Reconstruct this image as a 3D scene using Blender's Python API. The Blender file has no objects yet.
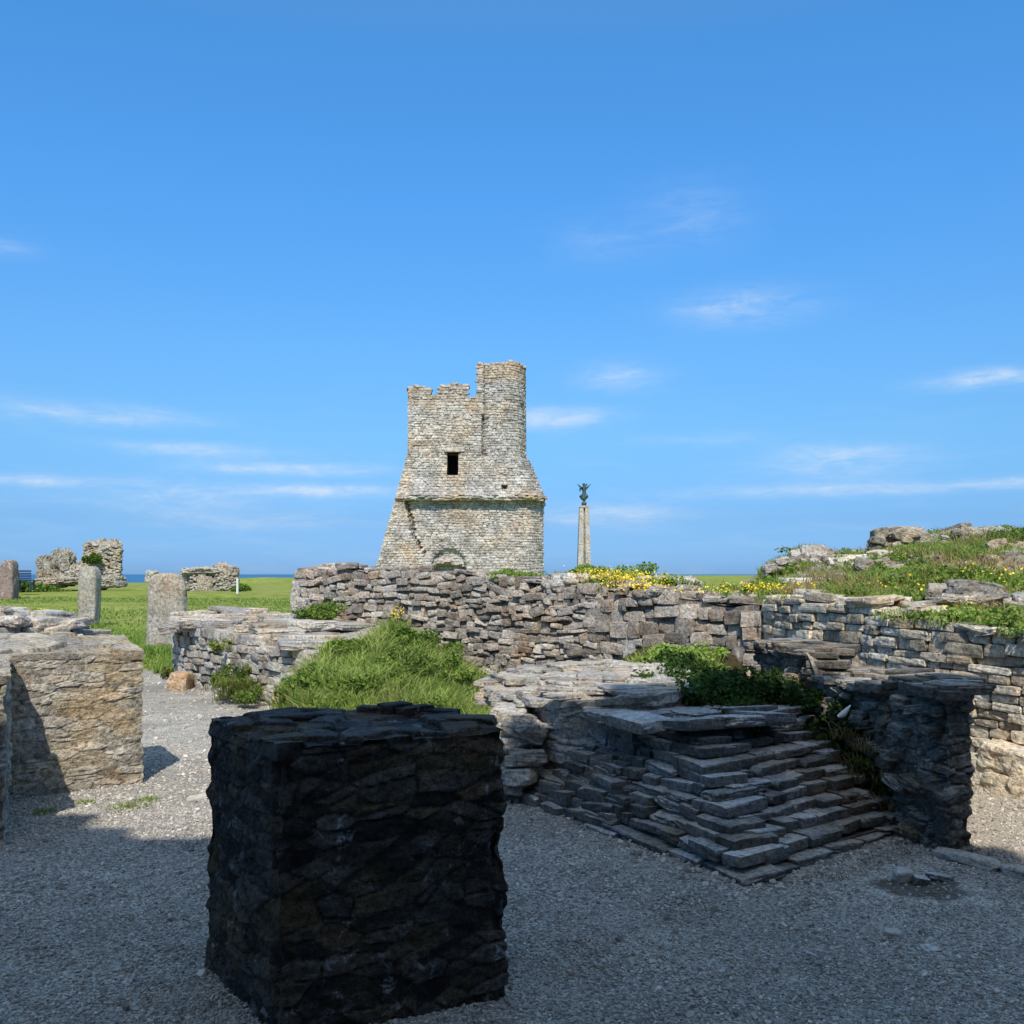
import bpy, math, random
import numpy as np
from mathutils import noise as mn, Vector
rng = np.random.default_rng(7); random.seed(7)
sc = bpy.context.scene; col = sc.collection
F = 950.0; CH = 1.6; HZ = 574.0                       # focal length in px, eye height, horizon row
def PX(px, Y): return (px-512)/F*Y
def PZ(py, Y): return CH+(HZ-py)/F*Y
def P(px, py, Y): return np.array([PX(px, Y), Y, PZ(py, Y)])
def G(px, py, z=0.0):
    Y = (CH-z)*F/(py-HZ); return np.array([PX(px, Y), Y, z])
def nz(x, y, z=0.0, o=0):
    return mn.noise(Vector((x+o*13.7, y+o*7.1, z+o*3.3)))
def fbm(x, y, z=0.0, n=4):
    a = 1; s = 0; f = 1
    for i in range(n): s += a*mn.noise(Vector((x*f, y*f, z*f+i*9))); a *= .5; f *= 2
    return s
def sstep(a, b, x):
    t = np.clip((x-a)/(b-a), 0, 1); return t*t*(3-2*t)

# ------------------------------------------------------------------ mesh builder
class MB:
    def __init__(s): s.v = []; s.f = []; s.c = []; s.n = 0
    def add(s, v, f, c):
        v = np.asarray(v, float).reshape(-1, 3); f = np.asarray(f, int).reshape(-1, 4)
        c = np.asarray(c, float)
        if c.ndim == 1: c = np.tile(c, (len(v), 1))
        s.v.append(v); s.f.append(f+s.n); s.c.append(c); s.n += len(v)
    def build(s, name, mat, parent=None, smooth=False):
        v = np.concatenate(s.v); f = np.concatenate(s.f); c = np.concatenate(s.c)
        me = bpy.data.meshes.new(name)
        me.vertices.add(len(v)); me.vertices.foreach_set('co', v.ravel())
        me.loops.add(len(f)*4); me.loops.foreach_set('vertex_index', f.ravel())
        me.polygons.add(len(f)); me.polygons.foreach_set('loop_start', np.arange(len(f))*4)
        me.polygons.foreach_set('loop_total', np.full(len(f), 4))
        me.polygons.foreach_set('use_smooth', np.full(len(f), smooth))
        a = me.attributes.new('tint', 'FLOAT_COLOR', 'POINT')
        cc = np.ones((len(v), 4)); cc[:, :3] = c; a.data.foreach_set('color', cc.ravel())
        me.update(calc_edges=True); me.validate()
        me.materials.append(mat)
        o = bpy.data.objects.new(name, me); col.objects.link(o)
        if parent: o.parent = parent
        return o
def tag(o, label=None, cat=None, group=None, kind=None):
    if label: o['label'] = label
    if cat: o['category'] = cat
    if group: o['group'] = group
    if kind: o['kind'] = kind
    return o
def empty(name, loc, label, cat, group=None):
    o = bpy.data.objects.new(name, None); o.location = loc; col.objects.link(o); o.empty_display_size = .1
    return tag(o, label, cat, group)
def sub(name, mb, mat, root, smooth=False):
    """child mesh whose vertices were written in world space"""
    o = mb.build(name, mat, root, smooth)
    o.matrix_parent_inverse = __import__('mathutils').Matrix.Translation(root.location).inverted()
    return o

def cube_grid(n):
    idx = {}; V = []; Q = []
    def g(p):
        if p not in idx: idx[p] = len(V); V.append([2*c/n-1 for c in p])
        return idx[p]
    for ax in range(3):
        for sd in (0, n):
            for i in range(n):
                for j in range(n):
                    q = []
                    for a, b in ((i, j), (i+1, j), (i+1, j+1), (i, j+1)):
                        p = [0, 0, 0]; p[ax] = sd; p[(ax+1) % 3] = a; p[(ax+2) % 3] = b; q.append(g(tuple(p)))
                    Q.append(q if sd else q[::-1])
    return np.array(V, float), np.array(Q)
def templates(n, cnt, k=7., cuts=4, rough=.06, cutmin=.72, seed=0):
    r = np.random.default_rng(seed); V0, Q = cube_grid(n); out = []
    for t in range(cnt):
        V = V0.copy()
        nk = (np.abs(V)**k).sum(1)**(1/k); V = V/nk[:, None]
        for c in range(cuts):
            d = r.normal(size=3); d[1] *= .8; d /= np.linalg.norm(d)
            sup = np.abs(d).sum(); lim = sup*r.uniform(cutmin, .95)
            e = V@d-lim; m = e > 0; V[m] -= np.outer(e[m], d)
        if rough:
            for i in range(len(V)):
                p = V[i]
                q = Vector((p[0]*1.3+t*5, p[1]*1.3, p[2]*1.3)); q2 = q*2.7
                V[i] += rough*np.array(mn.noise_vector(q))+rough*.5*np.array(mn.noise_vector(q2))
        out.append(V*.5)
    return np.array(out), Q
T1 = templates(1, 12, 30, 0, .28, seed=1)
T2 = templates(2, 24, 7, 3, .10, seed=2)
T3 = templates(3, 30, 8, 4, .12, seed=3)
T5 = templates(5, 36, 9, 5, .13, seed=4)
T9 = templates(9, 24, 10, 6, .14, seed=5)
T9S = templates(9, 24, 14, 5, .10, .80, seed=15)

TQ = templates(8, 30, k=26, cuts=3, rough=.05, cutmin=.86, seed=21)
TC = templates(6, 40, k=34, cuts=5, rough=.035, cutmin=.80, seed=31)
TQ4 = templates(4, 30, k=18, cuts=3, rough=.06, cutmin=.84, seed=22)

def place(mb, T, C, R, D, tint):
    """C centres (N,3), R (N,3,3) columns = local axes, D dims (N,3), tint (N,3)"""
    V, Q = T; N = len(C)
    if N == 0: return
    ti = rng.integers(0, len(V), N)
    v = V[ti]*np.where(rng.random((N, 1, 3)) < .5, 1, 1)*D[:, None, :]
    w = np.einsum('nij,nvj->nvi', R, v)+C[:, None, :]
    nv = V.shape[1]
    f = (Q[None]+(np.arange(N)*nv)[:, None, None]).reshape(-1, 4)
    mb.add(w.reshape(-1, 3), f, np.repeat(tint, nv, 0))
def rotv(N, amt):
    a = rng.normal(size=(N, 3))*amt; M = np.zeros((N, 3, 3))
    c = np.cos(a); s = np.sin(a)
    Rx = np.zeros((N, 3, 3)); Rx[:, 0, 0] = 1; Rx[:, 1, 1] = c[:, 0]; Rx[:, 1, 2] = -s[:, 0]; Rx[:, 2, 1] = s[:, 0]; Rx[:, 2, 2] = c[:, 0]
    Ry = np.zeros((N, 3, 3)); Ry[:, 1, 1] = 1; Ry[:, 0, 0] = c[:, 1]; Ry[:, 0, 2] = s[:, 1]; Ry[:, 2, 0] = -s[:, 1]; Ry[:, 2, 2] = c[:, 1]
    Rz = np.zeros((N, 3, 3)); Rz[:, 2, 2] = 1; Rz[:, 0, 0] = c[:, 2]; Rz[:, 0, 1] = -s[:, 2]; Rz[:, 1, 0] = s[:, 2]; Rz[:, 1, 1] = c[:, 2]
    return Rz@Ry@Rx
def place_list(mb, T, L, tilt):
    """L: list of (centre, tangent_xy, dims(l,d,h), tint)"""
    if not L: return
    N = len(L); C = np.array([l[0] for l in L]); t = np.array([l[1] for l in L], float); t /= np.linalg.norm(t, axis=1)[:, None]
    R = np.zeros((N, 3, 3)); R[:, 0, 0] = t[:, 0]; R[:, 1, 0] = t[:, 1]; R[:, 0, 1] = -t[:, 1]; R[:, 1, 1] = t[:, 0]; R[:, 2, 2] = 1
    R = R@rotv(N, tilt)
    place(mb, T, C, R, np.array([l[2] for l in L], float), np.array([l[3] for l in L], float))

def rt(): return (random.random(), random.random(), random.random())
# ------------------------------------------------------------------ masonry
def lay(mb, T, path, z0, z1, ch, ln, depth=.2, pro=.03, tilt=.03, wav=.0, zn=.12, gap=.008, skip=None, tintf=None, hj=.12):
    """courses of stones round a path; path(z)->(pts Nx2, tops N), outside on the right of travel"""
    L = []; z = z0; k = 0
    while z < z1:
        h = random.uniform(*ch); pts, tops = path(z+h/2)
        keep = np.concatenate([[True], np.linalg.norm(np.diff(pts, axis=0), axis=1) > 1e-4]); pts = pts[keep]; tops = tops[keep]
        d = np.diff(pts, axis=0); dl = np.linalg.norm(d, axis=1); S = np.concatenate([[0], np.cumsum(dl)])
        an = np.arctan2(d[:, 1], d[:, 0]); tr = np.abs((np.diff(an)+math.pi) % (2*math.pi)-math.pi)
        cuts = [0]+[i+1 for i in range(len(tr)) if tr[i] > .7]+[len(pts)-1]
        for ra, rb in zip(cuts[:-1], cuts[1:]):
            s0, s1 = S[ra], S[rb]; T_ = s1-s0
            if T_ < .03: continue
            ls = []; q = 0
            while q < T_:
                l = random.uniform(*ln)*random.choice([.6, .85, 1, 1, 1.25]); ls.append(l); q += l
            ls = np.array(ls)*(T_/q); off = 0.; s = s0
            for l in ls:
                m = s+l/2; s += l
                i = min(max(np.searchsorted(S, m)-1, 0), len(dl)-1); u = (m-S[i])/max(dl[i], 1e-6)
                p = pts[i]*(1-u)+pts[i+1]*u; tp = tops[i]*(1-u)+tops[i+1]*u
                e0 = max(m-l*.4, s0); e1 = min(m+l*.4, s1)
                t = np.array([np.interp(e1, S, pts[:, 0])-np.interp(e0, S, pts[:, 0]), np.interp(e1, S, pts[:, 1])-np.interp(e0, S, pts[:, 1])])
                if np.linalg.norm(t) < 1e-5: continue
                t /= np.linalg.norm(t); n = np.array([t[1], -t[0]])
                zc = z+h/2+wav*nz(m*.9, z*1.5, 0, 3)
                if zc+h*.2 > tp+zn*nz(p[0]*2.3, p[1]*2.3, 0, 5): continue
                if skip and skip(p[0], p[1], zc): continue
                dd = depth*random.uniform(.8, 1.2); o = pro*random.uniform(-.6, 1.4)-dd/2
                hh = h*(1+random.uniform(-hj, hj))
                L.append(((p[0]+n[0]*o, p[1]+n[1]*o, zc), t, (max(l-gap, .02), dd, hh-gap*.6), tintf(p[0], p[1], zc) if tintf else rt()))
        z += h; k += 1
    place_list(mb, T, L, tilt)
def core(mb, path, levels, tint=(.25, .5, .5), inset=.05, zn=.12):
    rows = []
    for z in levels:
        pts, tops = path(z)
        t = np.roll(pts, -1, 0)-np.roll(pts, 1, 0); t /= (np.linalg.norm(t, axis=1)[:, None]+1e-9)
        q = pts-np.stack([t[:, 1], -t[:, 0]], 1)*inset
        zz = np.array([min(z, tp-.04+zn*nz(p[0]*2.3, p[1]*2.3, 0, 5)) for p, tp in zip(pts, tops)])
        rows.append(np.column_stack([q, zz]))
    V = np.array(rows); a, b = V.shape[:2]; I = np.arange(a*b).reshape(a, b)
    Q = np.stack([I[:-1, :-1], I[:-1, 1:], I[1:, 1:], I[1:, :-1]], -1).reshape(-1, 4)
    mb.add(V.reshape(-1, 3), Q, tint)
def resample(st, step):
    st = np.array(st, float); d = np.linalg.norm(np.diff(st[:, :2], axis=0), axis=1); S = np.concatenate([[0], np.cumsum(d)])
    n = max(2, int(S[-1]/step)+1); s = np.linspace(0, S[-1], n)
    return np.column_stack([np.interp(s, S, st[:, j]) for j in range(st.shape[1])])
class Strip:
    """a wall: stations (fx,fy,bx,by,topF,topB) from left to right"""
    def __init__(s, st, step=.25, batter=0., z0=0., rag=0., closed=True):
        s.st = resample(st, step); s.b = batter; s.z0 = z0
        if rag:
            for r in s.st:
                e = rag*fbm(r[0]*1.7+11, r[1]*1.7); r[4] += e; r[5] += e
    def path(s, z):
        A = s.st; Fp = A[:, :2].copy(); Bp = A[:, 2:4].copy()
        if s.b:
            n = Fp-Bp; n /= np.linalg.norm(n, axis=1)[:, None]; k = s.b*np.maximum(A[:, 4]-z, 0)[:, None]; Fp = Fp+n*k; Bp = Bp-n*k
        pts = [*Fp]; tp = [*A[:, 4]]
        for u in (.33, .66): pts.append(Fp[-1]*(1-u)+Bp[-1]*u); tp.append(A[-1, 4]*(1-u)+A[-1, 5]*u)
        pts += [*Bp[::-1]]; tp += [*A[::-1, 5]]
        for u in (.33, .66): pts.append(Bp[0]*(1-u)+Fp[0]*u); tp.append(A[0, 5]*(1-u)+A[0, 4]*u)
        pts.append(Fp[0]); tp.append(A[0, 4])
        return np.array(pts), np.array(tp)
    def build(s, mb, T, zb, zt, ch, ln, core_dz=.12, capT=None, cap=(.25, .18, .05), capn=1.0, capsink=.0, inset=.05, zn=.1, captilt=.08, cm=.04, **kw):
        core(mb, s.path, np.arange(zb, zt+core_dz, core_dz), inset=inset, zn=zn)
        A = s.st; a = .06   # top surface of the core
        V = []
        m = 6
        for r in A:
            for j in range(m+1):
                u = j/m; uu = a+(1-2*a)*u; x = r[0]*(1-uu)+r[2]*uu; y = r[1]*(1-uu)+r[3]*uu
                V.append((x, y, r[4]*(1-u)+r[5]*u-.03+zn*nz(x*2.3, y*2.3, 0, 5)))
        I = np.arange(len(V)).reshape(len(A), m+1)
        Q = np.stack([I[:-1, :-1], I[1:, :-1], I[1:, 1:], I[:-1, 1:]], -1).reshape(-1, 4)
        mb.add(V, Q, (.3, .5, .5))
        lay(mb, T, s.path, zb, zt, ch, ln, zn=zn, **kw)
        # capping stones
        L = []; cl, cd, chh = cap
        tot = np.linalg.norm(np.diff(A[:, :2], axis=0), axis=1).sum(); wid = np.linalg.norm(A[:, :2]-A[:, 2:4], axis=1).mean()
        N = int(tot*wid/(cl*cd)*capn)
        for k in range(N):
            q = (cm*1.+(1-2*cm)*random.random() if cm > .05 else random.random())*(len(A)-1); i = int(q); f = q-i; r = A[i]*(1-f)+A[min(i+1, len(A)-1)]*f
            u = random.uniform(cm, 1-cm); x = r[0]*(1-u)+r[2]*u; y = r[1]*(1-u)+r[3]*u
            z = r[4]*(1-u)+r[5]*u+zn*nz(x*2.3, y*2.3, 0, 5)
            t = A[min(i+1, len(A)-1), :2]-A[max(i-1, 0), :2]; an = math.atan2(t[1], t[0])+random.gauss(0, .35)
            L.append(((x, y, z+chh*.1-capsink+random.uniform(-.3, .3)*chh), (math.cos(an), math.sin(an)), (cl*random.uniform(.6, 1.5), cd*random.uniform(.6, 1.4), chh*random.uniform(.7, 1.5)), rt()))
        place_list(mb, capT or T, L, captilt)

def cellinfo(x, y, z, cl, ch_, warp=.35):
    """nearest and second nearest stone cell: crack width 0..1, random number of the cell"""
    wv = mn.noise_vector(Vector((x*3.1, y*3.1, z*3.1)))
    q = Vector((x/cl+wv[0]*warp, y/cl+wv[1]*warp, z/ch_+wv[2]*warp+.25*math.sin(x*2+y*3)))
    dd, pp = mn.voronoi(q); a = pp[0]; r_ = (math.sin(a[0]*12.9898+a[1]*78.233+a[2]*37.719)*43758.5453) % 1.
    r2 = (math.sin(a[0]*39.3+a[1]*11.1+a[2]*83.1)*24634.6345) % 1.
    return dd[1]-dd[0], r_, r2
def rocky(mb, st, zb, zt, ds=.016, dz=.014, cl=.24, ch_=.09, crack=.02, off=.014, rough=.012, capcl=.3, capoff=.02, over=.01, base=(.5, .5), zn=.02, tintf=None, joint=.09, taper=0., warp=.35, chip=.03, fine=0.):
    """a mortared block: the wall surface with stones pressed out of it, cracks between them, and a slabby top"""
    def tone(r_, r2, ck, x, y, z):
        t = [.15+.7*r_, r2, .5]
        if tintf: t = tintf(x, y, z, t)
        if ck < joint: t[0] *= .15+.85*ck/joint
        return t
    zs = np.arange(zb, zt+dz, dz); rows = []; cols_ = []
    for z in zs:
        pts, tops = st.path(z); d = np.linalg.norm(np.diff(pts, axis=0), axis=1); S = np.concatenate([[0], np.cumsum(d)])
        if z == zs[0]: nS = int(S[-1]/ds)
        u = np.linspace(0, S[-1], nS+1)[:-1]; X = np.interp(u, S, pts[:, 0]); Y = np.interp(u, S, pts[:, 1]); Tt = np.interp(u, S, tops)
        tx_ = np.roll(X, -2)-np.roll(X, 2); ty_ = np.roll(Y, -2)-np.roll(Y, 2); L_ = np.hypot(tx_, ty_)+1e-9; nx_ = ty_/L_; ny_ = -tx_/L_
        row = []; cr = []
        turn = np.hypot(np.roll(nx_, -6)-np.roll(nx_, 6), np.roll(ny_, -6)-np.roll(ny_, 6))
        for x, y, t_, a, b, cr_ in zip(X, Y, Tt, nx_, ny_, np.clip(turn, 0, 1)):
            z1_ = min(z, t_-.01); ck, r_, r2 = cellinfo(x, y, z1_, cl, ch_, warp)
            e = off*(r_*2-1)*min(1, ck/.12)-chip*.35*cr_-crack*max(0, 1-ck/.14)+rough*fbm(x*7, y*7, z1_*9, 4)
            e += rough*.6*mn.noise(Vector((x*3, y*3, z1_*22)))+chip*fbm(x*5+3, y*5, z1_*6, 3)*cr_+(fine*fbm(x*24, y*24, z1_*30, 3) if fine else 0)
            if taper: e -= taper*max(0, (z1_-t_+.13)/.13)**2*(.6+1.3*abs(nz(x*4, y*4, 0, 7)))
            row.append((x+a*e, y+b*e, z1_)); cr.append(tone(r_, r2, ck, x, y, z1_))
        row.append(row[0]); cr.append(cr[0]); rows.append(row); cols_.append(cr)
    a, b = len(rows), len(rows[0]); I = np.arange(a*b).reshape(a, b)
    mb.add(np.array(rows).reshape(-1, 3), np.stack([I[:-1, :-1], I[:-1, 1:], I[1:, 1:], I[1:, :-1]], -1).reshape(-1, 4), np.array(cols_).reshape(-1, 3))
    A = resample(st.st, ds*1.2); wid = np.linalg.norm(A[:, :2]-A[:, 2:4], axis=1).mean(); m = int(wid/ds/1.2); n_ = len(A)
    V = []; Cc_ = []
    for i in range(-1, n_+1):
        r = A[min(max(i, 0), n_-1)]; t = A[min(i+1, n_-1) if i < n_-1 else n_-1, :2]-A[max(min(i, n_-1)-1, 0), :2]; t = t/(np.linalg.norm(t)+1e-9)
        for j in range(-1, m+2):
            u = min(max(j/m, 0), 1); x = r[0]*(1-u)+r[2]*u; y = r[1]*(1-u)+r[3]*u; z = r[4]*(1-u)+r[5]*u
            ck, r_, r2 = cellinfo(x, y, 7+z*.2, capcl, .8, .5)
            edge = (i in (-1, n_)) or (j in (-1, m+1)); k = over*(1+1.5*nz(x*9, y*9, 1))*(1 if (i <= 0 or i >= n_-1 or j <= 0 or j >= m) else 0)
            bv = np.array([r[0]-r[2], r[1]-r[3]]); bv = bv/np.linalg.norm(bv); ex = bv*(k if j <= 0 else (-k if j >= m else 0))+t*(k if i >= n_-1 else (-k if i <= 0 else 0))
            zz_ = z+zn*nz(x*2.3, y*2.3, 0, 5)+capoff*(r_*2-1)-crack*.7*max(0, 1-ck/.10)+rough*.7*fbm(x*6, y*6, 2, 4)
            if edge: zz_ = z-.05+.01*nz(x*8, y*8); ex = ex*.3 if over > 0 else ex*1.6
            V.append((x+ex[0], y+ex[1], zz_)); Cc_.append(tone(r_, r2, ck, x, y, z) if not edge else [.3, .5, .5])
    I = np.arange(len(V)).reshape(n_+2, m+3); mb.add(V, np.stack([I[:-1, :-1], I[1:, :-1], I[1:, 1:], I[:-1, 1:]], -1).reshape(-1, 4), np.array(Cc_))
# ------------------------------------------------------------------ materials
def newmat(name):
    m = bpy.data.materials.new(name); m.use_nodes = True; nt = m.node_tree; nt.nodes.clear()
    out = nt.nodes.new('ShaderNodeOutputMaterial'); return m, nt, out
class N:
    def __init__(s, nt): s.nt = nt
    def n(s, typ, **kw):
        nd = s.nt.nodes.new(typ)
        for k, v in kw.items():
            if k.startswith('i_'):
                key = k[2:]; key = int(key) if key.isdigit() else key.replace('_', ' ')
                nd.inputs[key].default_value = v
            else: setattr(nd, k, v)
        return nd
    def l(s, a, b): s.nt.links.new(a, b)
    def noise(s, co, scale, detail=4, rough=.6, dist=0):
        nd = s.n('ShaderNodeTexNoise'); nd.inputs['Scale'].default_value = scale; nd.inputs['Detail'].default_value = detail
        nd.inputs['Roughness'].default_value = rough; nd.inputs['Distortion'].default_value = dist; s.l(co, nd.inputs['Vector']); return nd.outputs['Fac']
    def ramp(s, fac, stops):
        nd = s.n('ShaderNodeValToRGB'); cr = nd.color_ramp
        while len(cr.elements) < len(stops): cr.elements.new(.5)
        for e, (p, c) in zip(cr.elements, stops): e.position = p; e.color = (*c, 1) if len(c) == 3 else c
        s.l(fac, nd.inputs[0]); return nd.outputs['Color']
    def math(s, op, a, b=None, c=None, clamp=False):
        nd = s.n('ShaderNodeMath', operation=op, use_clamp=clamp)
        for i, x in enumerate((a, b, c)):
            if x is None: continue
            if isinstance(x, (int, float)): nd.inputs[i].default_value = x
            else: s.l(x, nd.inputs[i])
        return nd.outputs[0]
    def mix(s, fac, a, b, mode='MIX'):
        nd = s.n('ShaderNodeMix', data_type='RGBA', blend_type=mode)
        for i, x in ((0, fac), (6, a), (7, b)):
            if isinstance(x, (int, float)): nd.inputs[i].default_value = x
            elif isinstance(x, tuple): nd.inputs[i].default_value = (*x, 1)
            else: s.l(x, nd.inputs[i])
        return nd.outputs[2]
G3 = lambda v: (v, v, v)
def stone_mat(name, dark, mid, light, warm=(.42, .28, .12), warm_amt=.35, lich=(.55, .54, .5), lich_amt=.3, moss=0., S=1., bump=.5, rough=.92, stain=.0, spec=.3, contrast=1., toplit=0.):
    m, nt, out = newmat(name); n = N(nt)
    tc = n.n('ShaderNodeTexCoord').outputs['Object']; at = n.n('ShaderNodeAttribute', attribute_name='tint')
    sp = n.n('ShaderNodeSeparateColor'); n.l(at.outputs['Color'], sp.inputs[0]); r, g, b = sp.outputs
    n1 = n.noise(tc, 5*S, 6, .65, .3); n2 = n.noise(tc, 30*S, 6, .7); n3 = n.noise(tc, 1.3*S, 5, .6)
    v = n.math('ADD', n.math('MULTIPLY', r, .42*contrast), n.math('MULTIPLY', n1, .75)); v = n.math('SUBTRACT', v, .05+.2*contrast-.2)
    v = n.math('ADD', n.math('MULTIPLY', n.math('SUBTRACT', v, .45), 1.55), .45, clamp=True); c = n.ramp(v, [(.12, dark), (.45, mid), (.88, light)])
    wf = n.math('MULTIPLY', n.ramp(n.math('ADD', n.math('MULTIPLY', g, .35), n.math('MULTIPLY', n3, .75)), [(.54, G3(0)), (.70, G3(1))]), warm_amt)
    c = n.mix(wf, c, warm)
    lf = n.noise(tc, 9*S, 8, .72, .6); lf = n.ramp(lf, [(.56, G3(0)), (.64, G3(1))])
    n4 = n.ramp(n.noise(tc, 1.9*S, 3, .5), [(.42, G3(0)), (.6, G3(1))]); lf = n.math('MULTIPLY', n.math('MULTIPLY', lf, n4), lich_amt)
    c = n.mix(lf, c, lich)
    sp2 = n.ramp(n2, [(.34, G3(.42)), (.48, G3(.95)), (.64, G3(1.38))]); c = n.mix(1., c, sp2, 'MULTIPLY')
    pit = n.ramp(n.noise(tc, 75*S, 3, .6), [(.33, G3(.35)), (.42, G3(1))]); c = n.mix(.8, c, pit, 'MULTIPLY')
    hue = n.ramp(n.noise(tc, 2.6*S, 5, .65, .4), [(.35, (.94, .97, 1.04)), (.5, G3(1)), (.65, (1.10, .99, .88))]); c = n.mix(1., c, hue, 'MULTIPLY')
    if stain:
        st = n.ramp(n.noise(tc, 2.2*S, 6, .7, .5), [(.38, G3(1)), (.52, G3(0))]); c = n.mix(n.math('MULTIPLY', st, stain), c, tuple(x*.35 for x in dark))
    if moss:
        ge = n.n('ShaderNodeNewGeometry'); sz = n.n('ShaderNodeSeparateXYZ'); n.l(ge.outputs['Normal'], sz.inputs[0])
        mf = n.math('MULTIPLY', n.ramp(n.noise(tc, 3.5*S, 6, .7), [(.5, G3(0)), (.62, G3(1))]), moss)
        c = n.mix(mf, c, (.07, .085, .02))
    if toplit:     # painted light: upward faces lightened, steep faces darkened as if shaded
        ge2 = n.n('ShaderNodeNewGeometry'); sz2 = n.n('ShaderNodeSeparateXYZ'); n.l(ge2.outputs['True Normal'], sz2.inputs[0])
        c = n.mix(1., c, n.ramp(sz2.outputs[2], [(.35, G3(1-.45*toplit)), (.85, G3(1+.75*toplit))]), 'MULTIPLY')
    bs = n.n('ShaderNodeBsdfPrincipled'); bs.inputs['Roughness'].default_value = rough; bs.inputs['Specular IOR Level'].default_value = spec
    n.l(c, bs.inputs['Base Color'])
    bh = n.math('ADD', n.math('MULTIPLY', n2, .8), n.math('MULTIPLY', n.noise(tc, 75*S, 4, .6), .45)); bh = n.math('ADD', bh, n1)
    bp = n.n('ShaderNodeBump'); bp.inputs['Strength'].default_value = bump; bp.inputs['Distance'].default_value = .05/S; n.l(bh, bp.inputs['Height']); n.l(bp.outputs[0], bs.inputs['Normal'])
    n.l(bs.outputs[0], out.inputs[0]); return m
def veg_mat(name, dark, mid, light, straw=(.38, .30, .12), straw_amt=.6, trans=.35):
    m, nt, out = newmat(name); n = N(nt); at = n.n('ShaderNodeAttribute', attribute_name='tint')
    sp = n.n('ShaderNodeSeparateColor'); n.l(at.outputs['Color'], sp.inputs[0]); r, g, b = sp.outputs
    c = n.ramp(r, [(0, dark), (.5, mid), (1, light)]); c = n.mix(n.math('MULTIPLY', g, straw_amt), c, straw)
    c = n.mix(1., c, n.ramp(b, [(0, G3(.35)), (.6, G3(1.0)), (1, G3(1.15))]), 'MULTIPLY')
    d = n.n('ShaderNodeBsdfPrincipled'); d.inputs['Roughness'].default_value = .65; d.inputs['Specular IOR Level'].default_value = .25; n.l(c, d.inputs['Base Color'])
    t = n.n('ShaderNodeBsdfTranslucent'); n.l(c, t.inputs[0]); mx = n.n('ShaderNodeMixShader'); mx.inputs[0].default_value = trans
    n.l(d.outputs[0], mx.inputs[1]); n.l(t.outputs[0], mx.inputs[2]); n.l(mx.outputs[0], out.inputs[0]); return m
def plain(name, c, rough=.7, var=.2, scale=20, metal=0):
    m, nt, out = newmat(name); n = N(nt); tc = n.n('ShaderNodeTexCoord').outputs['Object']
    f = n.noise(tc, scale, 5, .6); cc = n.ramp(f, [(.3, tuple(x*(1-var) for x in c)), (.7, tuple(min(1, x*(1+var)) for x in c))])
    bs = n.n('ShaderNodeBsdfPrincipled'); bs.inputs['Roughness'].default_value = rough; bs.inputs['Metallic'].default_value = metal
    n.l(cc, bs.inputs['Base Color']); n.l(bs.outputs[0], out.inputs[0]); return m

M_court = stone_mat('court_wall_stone', (.10, .09, .082), (.27, .242, .215), (.50, .455, .40), warm=(.33, .22, .13), warm_amt=.3, lich=(.6, .57, .52), lich_amt=.55, moss=.15)
M_coursed = stone_mat('coursed_wall_stone', (.15, .135, .11), (.42, .375, .30), (.68, .63, .53), warm=(.45, .30, .14), warm_amt=.3, lich=(.66, .63, .56), lich_amt=.7, moss=.12)
M_pier = stone_mat('lichen_pier_stone', (.12, .108, .09), (.30, .27, .22), (.50, .46, .385), warm=(.46, .36, .19), warm_amt=.42, lich=(.62, .59, .50), lich_amt=.6, S=1.0, bump=.7)
M_step = stone_mat('step_slate', (.06, .057, .054), (.165, .16, .153), (.34, .33, .315), warm=(.2, .17, .12), warm_amt=.25, lich=(.42, .42, .41), lich_amt=.4, moss=.14, bump=.55, toplit=.9)
M_stub = stone_mat('stub_stone', (.05, .044, .038), (.135, .122, .105), (.30, .28, .25), warm=(.2, .14, .08), warm_amt=.45, lich=(.42, .41, .38), lich_amt=.5, moss=.2, bump=.6, toplit=.5)
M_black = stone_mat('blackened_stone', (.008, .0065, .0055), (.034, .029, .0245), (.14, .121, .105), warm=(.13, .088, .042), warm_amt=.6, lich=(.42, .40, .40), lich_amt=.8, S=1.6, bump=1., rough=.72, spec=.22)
M_tower = stone_mat('tower_stone', (.15, .13, .112), (.36, .318, .272), (.60, .555, .49), warm=(.46, .32, .18), warm_amt=.5, lich=(.68, .65, .60), lich_amt=.55, S=.25, bump=.3, contrast=.85)
M_ruin = stone_mat('ruin_rock', (.09, .08, .065), (.29, .26, .21), (.50, .46, .38), warm=(.42, .30, .15), warm_amt=.35, lich=(.62, .6, .54), lich_amt=.5, moss=.15, S=.35, bump=.7)
M_gatehouse = stone_mat('gatehouse_stone', (.08, .075, .07), (.2, .18, .16), (.35, .32, .28), S=.4)
M_menhir = stone_mat('standing_stone', (.13, .115, .095), (.29, .26, .21), (.42, .385, .32), warm=(.33, .22, .15), warm_amt=.4, lich=(.55, .54, .48), lich_amt=.5, S=.6, bump=.5)
M_redstone = stone_mat('reddish_standing_stone', (.08, .06, .05), (.19, .14, .115), (.32, .25, .21), warm=(.3, .16, .1), warm_amt=.4, lich=(.7, .68, .66), lich_amt=.8, S=.6)
M_slab = stone_mat('pale_slab_rock', (.14, .13, .12), (.33, .31, .28), (.52, .49, .44), warm=(.4, .3, .18), warm_amt=.25, lich=(.62, .6, .56), lich_amt=.5, moss=.15)
M_ochre = stone_mat('ochre_stone', (.16, .12, .085), (.36, .28, .19), (.52, .43, .32), warm=(.42, .25, .13), warm_amt=.5, S=1.)
M_grass = veg_mat('meadow_grass', (.05, .11, .014), (.13, .245, .032), (.29, .39, .075), straw=(.46, .40, .20))
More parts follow.
